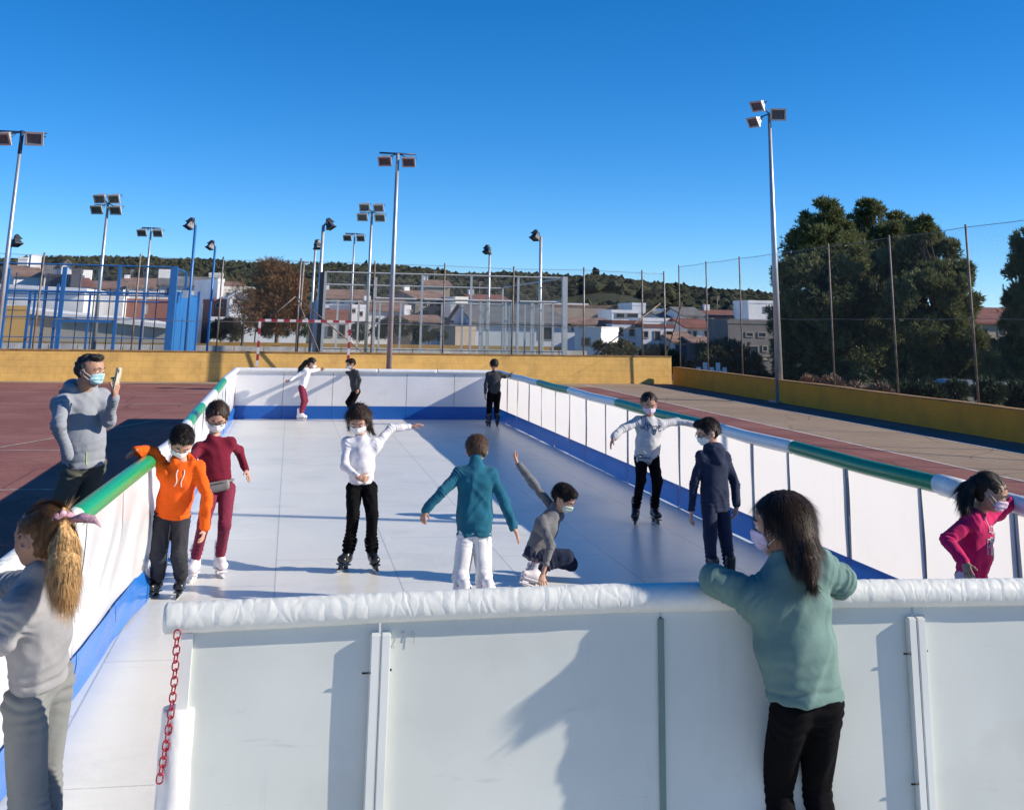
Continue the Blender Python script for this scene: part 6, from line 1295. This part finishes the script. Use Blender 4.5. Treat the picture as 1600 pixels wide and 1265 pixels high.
# ================================================================== the figures
A3 = lambda *a: a
c_white = cloth_m('white_jersey', (0.70, 0.69, 0.71)); c_black = cloth_m('black_cloth', (0.006, 0.006, 0.007)); c_teal = cloth_m('teal_fleece', (0.010, 0.105, 0.165), fuzz=.5); c_wtrk = cloth_m('white_track_cloth', (0.68, 0.68, 0.68))
c_grey = cloth_m('grey_marl', (0.155, 0.16, 0.17), var=.2); c_navy = cloth_m('navy_cloth', (0.018, 0.026, 0.055)); c_lgrey = cloth_m('pale_grey_sweat', (0.46, 0.465, 0.48), var=.06); c_maroon = cloth_m('maroon_knit', (0.16, 0.010, 0.028)); c_maroon2 = cloth_m('maroon_leggings', (0.17, 0.022, 0.05))
c_orange = cloth_m('orange_fleece', (0.80, 0.11, 0.008)); c_char = cloth_m('charcoal_track', (0.035, 0.037, 0.045)); c_turq = cloth_m('turquoise_sweat', (0.135, 0.225, 0.205), var=.06, weave=600); c_marl = cloth_m('light_grey_marl', (0.29, 0.29, 0.295), var=.1); c_marl2 = cloth_m('grey_joggers', (0.20, 0.21, 0.205), var=.08)
c_mang = cloth_m('man_grey_hoodie', (0.27, 0.29, 0.32), var=.06); c_olive = cloth_m('olive_grey_trousers', (0.085, 0.088, 0.072)); c_pink = cloth_m('raspberry_sweat', (0.46, 0.014, 0.10)); c_lil = cloth_m('pale_lilac_trousers', (0.50, 0.45, 0.50)); c_dk = cloth_m('dark_grey_jersey', (0.045, 0.047, 0.052))
k_white = mat('white_boot_plastic', (0.70, 0.68, 0.70), .3, var=.05); k_pinktrim = mat('pink_boot_trim', (0.50, 0.22, 0.30), .35, var=.1); k_black = mat('black_boot_plastic', (0.015, 0.016, 0.02), .3, var=.1); k_bluetrim = mat('blue_boot_trim', (0.03, 0.10, 0.18), .35, var=.1); k_grtrim = mat('grey_boot_trim', (0.3, 0.3, 0.32), .35, var=.1)
INFO = {}
BW = (k_white, k_pinktrim); BB = (k_black, k_bluetrim); BG = (k_black, k_grtrim)
def person(key, **P):
    INFO[key] = build_person(P)

person('white_girl', label='girl in white top and black trousers balancing with one arm out mid rink', H=1.26, Y=10.66, pel=(565, 758), neck=(565, 682, -1), head=(560, 655, -1), hl=.118, bf=(-.1, -1), hf=(-.15, -1), pitch=.62, roll=.05, sr=.12,
       armR=((538, 728, -1), (559, 745, -1), (574, 749, 0)), armL=((611, 669, 1), (640, 667, 1), (660, 660, 1)), handR=dict(curl=1.1, n=(.1, 1, 0), side=(0, 0, 1)), handL=dict(curl=.35, n=(0, .2, -1), side=(0, -1, .3), spread=.25),
       anR=(544, 862), anL=(581, 862), toeR=(-.45, -.8, 0), toeL=(.15, -1, 0), fupR=(.25, 0, 1), fupL=(-.25, 0, 1), khR=(0, -1, 0), khL=(0, -1, 0), top=('top', c_white), bot=('trousers', c_black), boot=BB, mask=m_maskw, hair=m_hdk, style='long', hb=1.03, tr=(.118, .088), armr=.040, cuffr=.027, legr=(.072, .056, .050), hem=-.01, legloose=1.7,
       mass=[((-.62, -.1, .3), (-.78, .0, -.75), .32, .20, 1.0), ((-.78, .0, -.75), (-1.05, .05, -1.15), .16, .05, 1.0), ((.62, -.2, .2), (.66, -.1, -.55), .30, .16, 1.0), ((0, -.7, .0), (0, -.7, -.7), .6, .4, .6)], flow=(0, -.15, -1), seed=3, nrib=3200, frizz=.25, rl=.5)
person('teal_boy', label='boy seen from behind in teal fleece and white trousers with arms spread', H=1.20, Y=9.25, pel=(741, 832), neck=(743, 727, 0), torso=.33, head=(745, 702, 1), hl=.110, bf=(.05, 1), hf=(.15, 1), pitch=.15,
       armL=((690, 768, -1), (665, 797, -1), (660, 815, -1)), armR=((787, 782, -1), (803, 824, -1), (813, 843, -1)), handL=dict(curl=.9, n=(.5, .5, -.6), side=(1, 0, -.2)), handR=dict(curl=.4, n=(-.8, .3, 0), side=(.2, 1, 0)),
       anR=(762, 930), anL=(724, 930), toeR=(.1, 1, 0), toeL=(-.1, 1, 0), top=('fleece', c_teal), bot=('trousers', c_wtrk), boot=BW, mask=m_maskw, hair=m_hbr, style='short', collar='high', tr=(.150, .110), armr=.047, cuffr=.036, legr=(.078, .068, .070), cuffup=-.10, hem=.02, seed=5, face=False, legloose=1.6, rl=.22, rw=.022, loose=1.3)
person('kneeling_boy', label='boy in grey top kneeling on the rink with one fist raised behind him', H=1.22, Y=9.95, pel=(838, 861), neck=(864, 800, 0), torso=.29, head=(881, 778, -1), hl=.110, nk=.11, bf=(.75, -.6), hf=(.8, -.55), pitch=.62, roll=.05, sr=-.55,
       armR=((861, 852, -1), (848, 897, 1), (846, 912, -1)), armL=((832, 753, 1), (808, 722, 1), (801, 709, 1)), handR=dict(curl=.5, n=(-.2, .1, -1), side=(.5, 0, 0)), handL=dict(curl=1.5, n=(.5, -.6, -.3), side=(.3, -.5, .6)),
       anR=tuple(float(x) for x in (onz(836, 893, .09))), anL=tuple(float(x) for x in (onz(846, 876, .10))), khR=(1, -.12, -.35), khL=(1, .25, -.3), toeR=(-1, -.25, -.12), toeL=(-1, .4, -.1), fupR=(.25, .62, .65), fupL=(.3, .4, .8), top=('jersey', c_grey), bot=('trousers', c_navy), boot=BW, mask=m_maskg, hair=m_hblk, style='short', collar='high', tr=(.125, .095), armr=.042, cuffr=.030, legr=(.068, .058, .042), hem=.05, seed=7, rl=.26, cuffup=.05)
person('love_kid', label='child in pale grey sweatshirt with navy lettering holding the right rail', H=1.28, Y=12.72, pel=(1011, 712), neck=(1015, 651, 0), head=(1014, 631, -1), hl=.112, bf=(-.1, -1), hf=(-.12, -1), pitch=.35, skin=m_skin2,
       armR=((973, 669, -1), (959, 683, -1), (953, 698, 0)), armL=((1057, 658, 1), (1083, 662, 1), (1098, 667, 1)), handR=dict(curl=.3, n=(1, 0, -.2), side=(0, -1, 0)), handL=dict(curl=.7, n=(0, 0, -1), side=(0, -1, 0)),
       anR=(993, 795), anL=(1023, 794), toeR=(-.4, -1, 0), toeL=(.1, -1, 0), top=('sweatshirt', c_lgrey), bot=('trousers', c_black), boot=BG, mask=m_maskp, hair=m_hblk, style='back', hb=.97, tie=(0, -.95, .5), tr=(.142, .102), armr=.047, cuffr=.034, legr=(.076, .056, .042), hem=.015, seed=9, loose=1.2, fat=1.03)
person('navy_boy', label='boy with glasses in navy hooded tracksuit seen from behind by the right barrier', H=1.20, Y=9.65, lg=.88, pel=(1117, 778), neck=(1114, 702, 0), torso=.32, head=(1106, 675, 0), hl=.112, nk=.125, bf=(-.3, 1), hf=(-.95, -.1), pitch=.35,
       armL=((1084, 756, -1), (1081, 797, -1), (1079, 812, 0)), armR=((1149, 757, 0), (1151, 790, 0), (1149, 804, 0)), handL=dict(curl=.6, n=(1, 0, 0), side=(0, 1, 0)), handR=dict(curl=.6, n=(-1, 0, 0), side=(0, 1, 0)),
       anR=(1140, 889), anL=(1112, 893), toeR=(-.1, 1, 0), toeL=(-.5, .5, 0), top=('hoodie', c_navy), bot=('trousers', c_navy), boot=BB, mask=m_maskw, hair=m_hblk, style='short', collar='hood', tr=(.138, .10), armr=.046, cuffr=.034, legr=(.076, .060, .050), hem=.085, seed=11, rl=.24)
person('maroon_girl', label='girl with glasses in maroon top and leggings wearing a grey belt bag', H=1.30, Y=10.4, pel=(341, 762), neck=(333, 685, 0), head=(339, 652, -1), hl=.118, bf=(.12, -1), hf=(.1, -1), pitch=.5,
       armL=((373, 704, 1), (384, 734, -1), (391, 747, -1)), armR=((300, 716, -1), (296, 750, -1), (296, 765, -1)), handL=dict(curl=.35, n=(-.6, 0, -.6), side=(-.3, -1, 0), spread=.25),
       anR=(305, 874), anL=(344, 868), toeR=(-.2, -1, 0), toeL=(.35, -.9, 0), top=('top', c_maroon), bot=('leggings', c_maroon2), boot=BW, mask=m_maskw, hair=m_hdk, style='back', tie=(0, -.95, .55), tr=(.122, .092), armr=.040, cuffr=.026, legr=(.074, .052, .040), hem=-.02, seed=13, fat=1.0, hb=1.02, legloose=.6,
       mass=[((-.62, -.3, .0), (-.62, -.2, -.55), .22, .10, 1.0)])
person('orange_boy', label='boy in bright orange hoodie leaning over with one hand on the left rail', H=1.20, Y=9.55, pel=(270, 800), neck=(285, 722, -1), torso=.35, head=(283, 690, -1), hl=.113, nk=.118, bf=(.08, -1), hf=(.25, -1), pitch=.80, roll=-.1, sr=-.20, shf=.0,
       armR=((239, 707, 0), (214, 704, 'z1.09'), (200, 711, 'z1.05')), armL=((323, 777, 1), (319, 827, -1), (316, 845, -1)), handR=dict(curl=.45, n=(0, .2, -1), side=(.2, -1, 0)), handL=dict(curl=.5, n=(-.8, 0, -.1), side=(0, -1, 0)),
       anR=(246, 902), anL=(283, 900), toeR=(-.5, -1, 0), toeL=(-.1, -1, 0), fupR=(.15, 0, 1), top=('hoodie', c_orange), bot=('trousers', c_char), boot=BB, mask=m_maskw, hair=m_hblk, style='short', collar='hood', tr=(.145, .108), armr=.052, cuffr=.040, legr=(.082, .064, .052), hem=.02, seed=15, loose=1.5, rl=.24, legloose=1.3)
person('turquoise_girl', label='long haired girl in turquoise sweatshirt leaning on the near foam rail', H=1.45, Y=4.305, h=.0055, hh=.0042, pel=(1258, 1092), neck=(1225, 876, 'y4.335'), sr=.20, torso=.365, head=(1220, 820, 'y4.37'), hl=.116, nk=.125, bf=(-.10, 1), hf=(-.86, .46), pitch=.12, roll=.0, shw=.100,
       armL=((1116, 905, 'y4.36'), (1165, 922, 'y4.48'), (1195, 925, 'y4.52')), armR=((1316, 908, 'y4.38'), (1285, 922, 'y4.48'), (1255, 925, 'y4.52')), handL=dict(curl=.5, n=(0, 0, -1), side=(0, 1, 0)), handR=dict(curl=.5, n=(0, 0, -1), side=(0, 1, 0)),
       anR=(2.04, 4.27, .09), anL=(1.89, 4.28, .09), ah=.09, toeR=(.1, 1, 0), toeL=(-.1, 1, 0), top=('sweatshirt', c_turq), bot=('leggings', c_black), boot=BB, blade=False, ss=.8, mask=m_maskp, hair=m_hdk, style='long', tr=(.142, .090), armr=.052, cuffr=.040, legr=(.067, .052, .041), hipw=.047, hem=.0, hz=.9, seed=17, loose=1.25, legloose=.8,
       mass=[((-.05, -.35, .35), (-.42, -.66, -.5), .80, .62, .75), ((-.42, -.66, -.5), (-.85, -.70, -.95), .62, .52, .62), ((-.85, -.70, -.95), (-.98, -.76, -1.30), .52, .38, .55), ((-.3, -.4, .1), (-.3, -.4, -.65), .5, .3, .8), ((-.62, -.15, .2), (-.74, -.30, -.80), .26, .22, .9)], flow=(-.15, -.12, -1), nrib=14000, rl=.6, rw=.016, lift=.05, frizz=.14, skin=m_skin2)
person('ponytail_girl', label='blonde ponytail girl in grey marl clothes leaning on the left rail', H=1.40, Y=4.75, h=.0055, hh=.0042, pel=(60, 1068), neck=(62, 893, -1), sr=.0, torso=.300, head=(62, 838, 0), hl=.104, nk=.13, bf=(-.86, .42), hf=(-.88, .46), pitch=.12, shw=.088,
       armL=((3, 1002, 0), (-36, 985, 1), (-60, 962, 1)), armR=((10, 915, 1), (-26, 905, 1), (-48, 903, 1)), handL=dict(curl=.6, n=(0, 0, -1), side=(0, 1, 0)), handR=dict(curl=.6, n=(0, 0, -1), side=(0, 1, 0)),
       anR=(-.70, 4.86, .09), anL=(-.62, 4.68, .09), toeR=(-1, .4, 0), toeL=(-1, .3, 0), top=('jersey', c_marl), bot=('joggers', c_marl2), boot=BG, blade=False, ss=.85, mask=None, hair=hair_m('hair_blonde_roots_shade', (0.13, 0.070, 0.032)), tailmat=m_hbl, style='pony', hb=.97, tie=(-.15, -.85, .42), tail=[((93, 812, -1), .102), ((100, 845, -1), .125), ((99, 885, -1), .20), ((100, 912, -1), .26), ((102, 928, -1), .30)], tailr=(.026, .042, .045, .034, .010), tr=(.112, .088), armr=.043, cuffr=.032, legr=(.073, .058, .050), hem=-.005, seed=19, nrib=9000, ntail=5000, rl=.6, rw=.013, frizz=.06, lift=.02, loose=.8, droop=.0, legloose=1.2, skin=m_skin2)  # head hair darkened for darker roots and painted-in shade, tail kept lighter
person('man', label='man in grey hoodie and blue mask filming with a phone beyond the left rail', cat='man', kid=False, H=1.74, Y=9.6, pel=(131, 722), neck=(126, 608, 0), torso=.31, head=(141, 579, -1), hl=.125, nk=.105, bf=(.72, -.68), hf=(.88, -.42), pitch=.08, z0=-.05, nkr=1.25, skin=m_skin2,
       armR=((91, 664, -1), (106, 712, 1), (118, 725, 1)), armL=((170, 655, -1), (178, 620, -1), (183, 604, 0)), handR=dict(hide=True), handL=dict(curl=.9, n=(-.4, .2, .3), side=(-.3, -.6, .6)),
       anR=(-1.78, 9.55, .05), anL=(-1.55, 9.65, .05), toeR=(.8, -.6, 0), toeL=(.8, -.5, 0), top=('hoodie', c_mang), bot=('trousers', c_olive), boot=(k_black, k_grtrim), blade=False, ss=.85, mask=m_maskb, hair=m_hgy, style='short', collar='hood', tr=(.128, .100), armr=.042, cuffr=.028, legr=(.070, .052, .046), hem=.02, seed=21, belly=.015, rl=.10, rw=.02, lift=.2, hb=.93, fat=.99, hand=.095, nape=-.40)
person('pink_girl', label='girl in raspberry sweatshirt with dark ponytail holding the right rail', H=1.22, Y=6.75, h=.006, pel=(1517, 903), neck=(1528, 796, -1), torso=.31, head=(1548, 769, -1), hl=.108, nk=.12, bf=(.70, -.70), hf=(.78, -.60), pitch=.42, skin=m_skin2,
       armR=((1480, 843, -1), (1507, 878, -1), (1512, 899, -1)), armL=((1562, 800, 1), (1584, 782, 1), (1596, 776, 0)), handR=dict(curl=.5, n=(.5, .5, 0), side=(.5, -.5, 0)), handL=dict(curl=.6, n=(0, 0, -1), side=(.3, -1, 0)),
       anR=(3.98, 6.7, .15), anL=(4.12, 6.85, .15), toeR=(.7, -.7, 0), toeL=(.7, -.6, 0), top=('sweatshirt', c_pink), bot=('trousers', c_lil), boot=BW, mask=m_maskp, hair=m_hblk, style='pony', tie=(0, -.9, .45), tail=[((1519, 757, -1), .115), ((1512, 764, -1), .135), ((1509, 778, -1), .16), ((1508, 788, -1), .18)], hb=.965, tailr=(.030, .038, .032, .010), tr=(.130, .100), armr=.047, cuffr=.034, legr=(.080, .06, .05), hem=.0, seed=23, belly=.01)
person('far_girl', label='girl in white top and burgundy leggings by the far barrier', H=1.20, Y=25.5, anY=25.5, lg=.93, h=.011, pel=(472, 604), neck=(481, 575, 0), head=(487.5, 567.5, 0), hl=.11, bf=(1, -.25), hf=(1, -.2), pitch=.35, skin=m_skin2,
       armR=((463, 587, -1), (453, 594, -1), (448, 595, 0)), armL=((490, 579, 1), (499, 577, 1), (505, 576, 0)), anR=(469, 643), anL=(472, 643), toeR=(1, -.2, 0), toeL=(1, 0, 0), top=('top', c_white), bot=('leggings', c_maroon2), boot=BW, mask=m_maskw, hair=m_hblk, style='pony', tie=(0, -.9, .3), tail=[((478, 566, 0), .13), ((472, 573, 0), .25), ((468, 580, 0), .36)], tailr=(.04, .04, .012), tr=(.12, .09), legr=(.07, .052, .04), seed=25, nrib=500, face=False, rw=.06)
person('far_boy', label='boy in dark grey top facing left at the far barrier', H=1.20, Y=25.55, anY=25.5, lg=.93, h=.011, pel=(556, 610), neck=(551.5, 578, 0), head=(548, 568.5, 0), hl=.108, bf=(-.8, -.5), hf=(-.85, -.5), pitch=.35, skin=m_skin2,
       armR=((545, 583, 1), (537, 579, 1), (533, 578, 0)), armL=((562, 594, -1), (560, 607, -1), (559, 613, 0)), anR=(552, 643), anL=(559, 643), toeR=(-.8, -.5, 0), toeL=(-.7, -.7, 0), top=('jersey', c_dk), bot=('trousers', c_black), boot=BB, mask=m_maskw, hair=m_hblk, style='short', tr=(.125, .095), seed=27, nrib=500, face=False, rw=.06)
person('far_right_boy', label='boy all in black seen from behind at the far right rink corner', H=1.26, Y=24.2, anY=24.2, h=.011, pel=(772, 613), neck=(772.5, 580, 0), head=(772, 569.5, 0), hl=.108, bf=(.1, 1), hf=(.05, 1), pitch=.1, skin=m_skin2,
       armR=((789, 588, 0), (796, 585, 1), (801, 583, 0)), armL=((759, 601, -1), (758, 616, -1), (758, 622, 0)), anR=(777, 657), anL=(764, 657), toeR=(.3, 1, 0), toeL=(-.3, 1, 0), top=('jersey', c_dk), bot=('trousers', c_black), boot=BG, mask=None, hair=m_hblk, style='short', tr=(.14, .10), armr=.05, legr=(.085, .064, .056), seed=29, nrib=500, face=False, rw=.06)

# ---------------- things worn or carried
m_bag = mat('bag_grey', (0.17, 0.17, 0.17), .6, var=.15, scale=12); m_bag2 = mat('bag_glitter', (0.26, 0.30, 0.32), .3, .2, var=.4, scale=60); m_glass_f = mat('glasses_frame', (0.012, 0.012, 0.014), .3, var=0); m_cord = mat('white_cord', (0.65, 0.64, 0.62), .7, var=0); m_navyl = mat('navy_print', (0.012, 0.018, 0.06), .8, var=.1); m_wprint = mat('pale_print', (0.6, 0.5, 0.52), .6, var=.2, scale=60)
def belt_bag(I, off, du, w, hgt, m, dep=.03):
    c = I['pel']+I['u']*du+I['f']*(.098*I['S'])+I['r']*off; F_ = Field(.005); F_.slab(c-I['r']*w*.72+I['f']*0, c+I['r']*w*.72, (hgt, dep), (hgt, dep), I['u'], .01)
    F_.cut(c+I['u']*hgt*.72, I['u'], .006); V, Fc = F_.mesh(); b = mesh_np('belt_bag', V-I['o'], Fc, m, I['body'])
    mb = MB(); pts = []
    for k in range(25):
        t = 2*math.pi*k/24; q = I['pel']+I['u']*(du+hgt*.4)+I['r']*math.cos(t)*.132*I['S']+I['f']*math.sin(t)*.108*I['S']; pts.append(Vector(q-I['o']))
    mb.tube(pts, .011, 6); mb.build('belt', m, b); MB().tube([Vector(c-I['r']*w*.8+I['u']*hgt*.35+I['f']*dep-I['o']), Vector(c+I['r']*w*.8+I['u']*hgt*.35+I['f']*dep-I['o'])], .004, 5).build('zip', m_glass_f, b); return b, c
def glasses(I, m=None):
    l = I['loc']; o = I['o']; mb = MB()
    for s in (-1, 1):
        pts = []
        for k in range(17):
            t = 2*math.pi*k/16; pts.append(Vector(l(s*.29+.20*math.cos(t), .86-.05*abs(.29+.20*math.cos(t)*s)**2, -.01+.15*math.sin(t))-o))
        mb.tube(pts, .022*I['a'], 5, cap=False); mb.tube([Vector(l(s*.48, .80, .03)-o), Vector(l(s*.74, .40, .03)-o), Vector(l(s*.80, -.05, .0)-o)], .022*I['a'], 5)
    mb.tube([Vector(l(-.10, .86, .03)-o), Vector(l(.10, .86, .03)-o)], .02*I['a'], 5); mb.build('glasses', m or m_glass_f, I['body'])
def chest_text(I, S_, cx, cz, w, r_, m, name):
    bv = bvh_of(I['top']); c = I['neck']-I['u']*cz+I['r']*cx-I['o']; n = Vector(I['f'])
    strokes(name, S_, Vector(c), Vector(-I['r']*w), Vector(I['u']*w), r_, m, I['body'], n, bv)
if 'maroon_girl' in INFO: b, c = belt_bag(INFO['maroon_girl'], .0, .02, .085, .05, m_bag); glasses(INFO['maroon_girl'])
if 'navy_boy' in INFO: glasses(INFO['navy_boy'])
if 'love_kid' in INFO:
    I = INFO['love_kid']; belt_bag(I, .045, -.04, .085, .05, m_bag2)
    LOVE = [[(.06,.50),(.05,.58),(.10,.64),(.18,.64),(.24,.56),(.26,.42),(.23,.27),(.16,.14),(.08,.08),(.02,.12),(.05,.19),(.13,.17),(.22,.09),(.33,.05),(.40,.10)], [(.33,.20),(.29,.30),(.33,.39),(.41,.38),(.44,.27),(.41,.14),(.34,.12),(.31,.22),(.36,.30),(.47,.30)],
            [(.47,.30),(.54,.22),(.58,.06),(.63,-.10),(.67,-.08),(.73,.10),(.76,.26),(.72,.29),(.66,.22),(.60,.26),(.55,.24)], [(.62,.10),(.66,.16),(.69,.09),(.65,.02),(.62,.10)], [(.76,.26),(.82,.16),(.92,.22),(.91,.31),(.85,.31),(.82,.18),(.86,.08),(.94,.07),(1.0,.14)]]
    chest_text(I, LOVE, .115, .155, .245, .0045, m_navyl, 'lettering')
    F_ = Field(.006); 
if 'pink_girl' in INFO:
    I = INFO['pink_girl']
    Ls = [[(0,.9),(.1,1),(.12,.5),(.0,.05),(.15,.1),(.3,.0)]]; Os = lambda x: [[(x+.1,.5),(x,.35),(x+.02,.1),(x+.15,.02),(x+.26,.2),(x+.22,.45),(x+.1,.5)]]; Vs_ = lambda x: [[(x,.5),(x+.1,.02),(x+.22,.5)]]; Es = lambda x: [[(x,.25),(x+.22,.3),(x+.15,.5),(x+.02,.4),(x,.12),(x+.12,.0),(x+.26,.08)]]
    As = lambda x: [[(x+.24,.45),(x+.08,.5),(x,.2),(x+.1,.02),(x+.24,.2),(x+.24,.48),(x+.26,.0)]]; Ns = lambda x: [[(x,.5),(x+.02,0),(x+.03,.35),(x+.14,.5),(x+.22,.35),(x+.22,0)]]; Ds = lambda x: [[(x+.22,.4),(x+.06,.5),(x,.2),(x+.1,.02),(x+.22,.2),(x+.24,1.0),(x+.25,0)]]
    Ps = [[(.05,0),(.02,1),(.25,1.0),(.32,.75),(.2,.52),(.03,.5)]]; Ll = lambda x: [[(x,1),(x+.02,0)]]; Ys = lambda x: [[(x,.5),(x+.12,.05)],[(x+.24,.5),(x+.1,-.2),(x-.02,-.35)]]
    chest_text(I, Ls+Os(.32)+Vs_(.62)+Es(.88), .055, .115, .085, .0035, m_wprint, 'lettering'); chest_text(I, As(0)+Ns(.36)+Ds(.68), .045, .165, .06, .003, m_wprint, 'lettering'); chest_text(I, Ps+Ll(.46)+As(.58)+Ys(.95), .06, .235, .085, .0035, m_wprint, 'lettering')
if 'orange_boy' in INFO:
    I = INFO['orange_boy']; l = I['neck']-I['o']
    for s in (-1, 1):
        b = I['neck']+I['f']*.075-I['o']; bv = bvh_of(I['top']); P_ = []
        for k in range(8):
            q = Vector(I['neck']-I['o']+I['r']*s*(.022+.006*math.sin(k))-I['u']*(.02+.016*k)); hh_ = bv.ray_cast(q+Vector(I['f'])*.3, -Vector(I['f']));  P_.append(hh_[0]+Vector(I['f'])*.004 if hh_[0] else q+Vector(I['f'])*.08)
        MB().tube(P_, .0042, 5).build('drawstring', m_cord, I['body'])
if 'man' in INFO:
    I = INFO['man']; sh, el, wr, tp = I['J']['L']; c = _v(ony(183.5, 591, wr[1]-.02)); ph = MB(); fwd = nrm(np.array([.9, -.25, 0])); sd = np.cross(fwd, [0, 0, 1.])
    o_ = empty('phone', c, 'pale gold phone held up in the man\'s raised hand', 'phone'); up_ = nrm(np.array([.12, 0, 1.0])); bm = bmesh.new(); bmesh.ops.create_cube(bm, size=1)
    rr3, ff3, uu3 = frame_of(fwd, up_)
    for v in bm.verts: v.co = Vector(rr3*v.co.x*.072+ff3*v.co.y*.009+uu3*v.co.z*.148)
    bmesh.ops.bevel(bm, geom=bm.edges[:], offset=.004, segments=2, affect='EDGES'); me = bpy.data.meshes.new('case'); bm.to_mesh(me); bm.free(); link('case', me, mat('phone_case', (0.62, 0.55, 0.40), .35, .2, var=.3, scale=40), o_)
    MB().obox(rr3*.022+uu3*.055+ff3*.0055, rr3*.011, ff3*.0012, uu3*.013).build('camera_bump', m_glass_f, o_); MB().obox(-ff3*.0047, rr3*.033, ff3*.0004, uu3*.070).build('screen', m_pup, o_)
    bv = bvh_of(I['top']); P_ = []
    for k in range(9):
        q = Vector(I['pel']-I['o']+I['r']*.055*I['S']+I['u']*(-.02+.012*k)); hh_ = bv.ray_cast(q+Vector(I['f'])*.4, -Vector(I['f']))
        if hh_[0]: P_.append(hh_[0]+Vector(I['f'])*.002)
    if len(P_) > 1: MB().tube(P_, .003, 4).build('pocket_zip', mat('lime_zip', (.45, .7, .15), .5, var=0), I['body'])
if 'ponytail_girl' in INFO:
    I = INFO['ponytail_girl']; t0_, t1_ = I['tail'][0], I['tail'][1]; ax = nrm(t1_-t0_); s1 = nrm(np.cross(ax, [0, 1, .3])); s2 = np.cross(ax, s1); mb = MB(); pts = []; rds = []
    for k in range(33):
        t = 2*math.pi*k/32; pts.append(Vector(t0_+ax*.006*math.sin(7*t)+(s1*math.cos(t)+s2*math.sin(t))*(.036+.004*math.sin(9*t))-I['o'])); rds.append(.012+.004*math.sin(11*t))
    m_scr = mat('scrunchie_pink', (0.50, 0.28, 0.36), .6, var=.7, scale=70); mb.tube(pts, rds, 8); sc_o = mb.build('scrunchie', m_scr, I['body'])
    e0 = t0_+np.array([.03, -.02, 0]); W = [e0, e0+np.array([.05, -.01, .012]), e0+np.array([.095, -.01, .005]), e0+np.array([.118, -.005, -.02])]; V = []
    for k, (q, w) in enumerate(zip(W, (.006, .017, .013, .002))):
        for dz, dy in ((w, 0), (-w, 0.004), (-w, -.004), (w, -.006)): V.append(Vector(q+np.array([0, dy, dz])-I['o']))
    F = []
    for k in range(3):
        for j in range(4): F.append((k*4+j, k*4+(j+1) % 4, k*4+4+(j+1) % 4, k*4+4+j))
    F += [(0, 3, 2, 1), (12, 13, 14, 15)]; m_ = MB(); m_.add(V, F, True); m_.build('ribbon_end', mat('ribbon_lilac', (0.33, 0.20, 0.27), .6, var=.5, scale=90), sc_o)
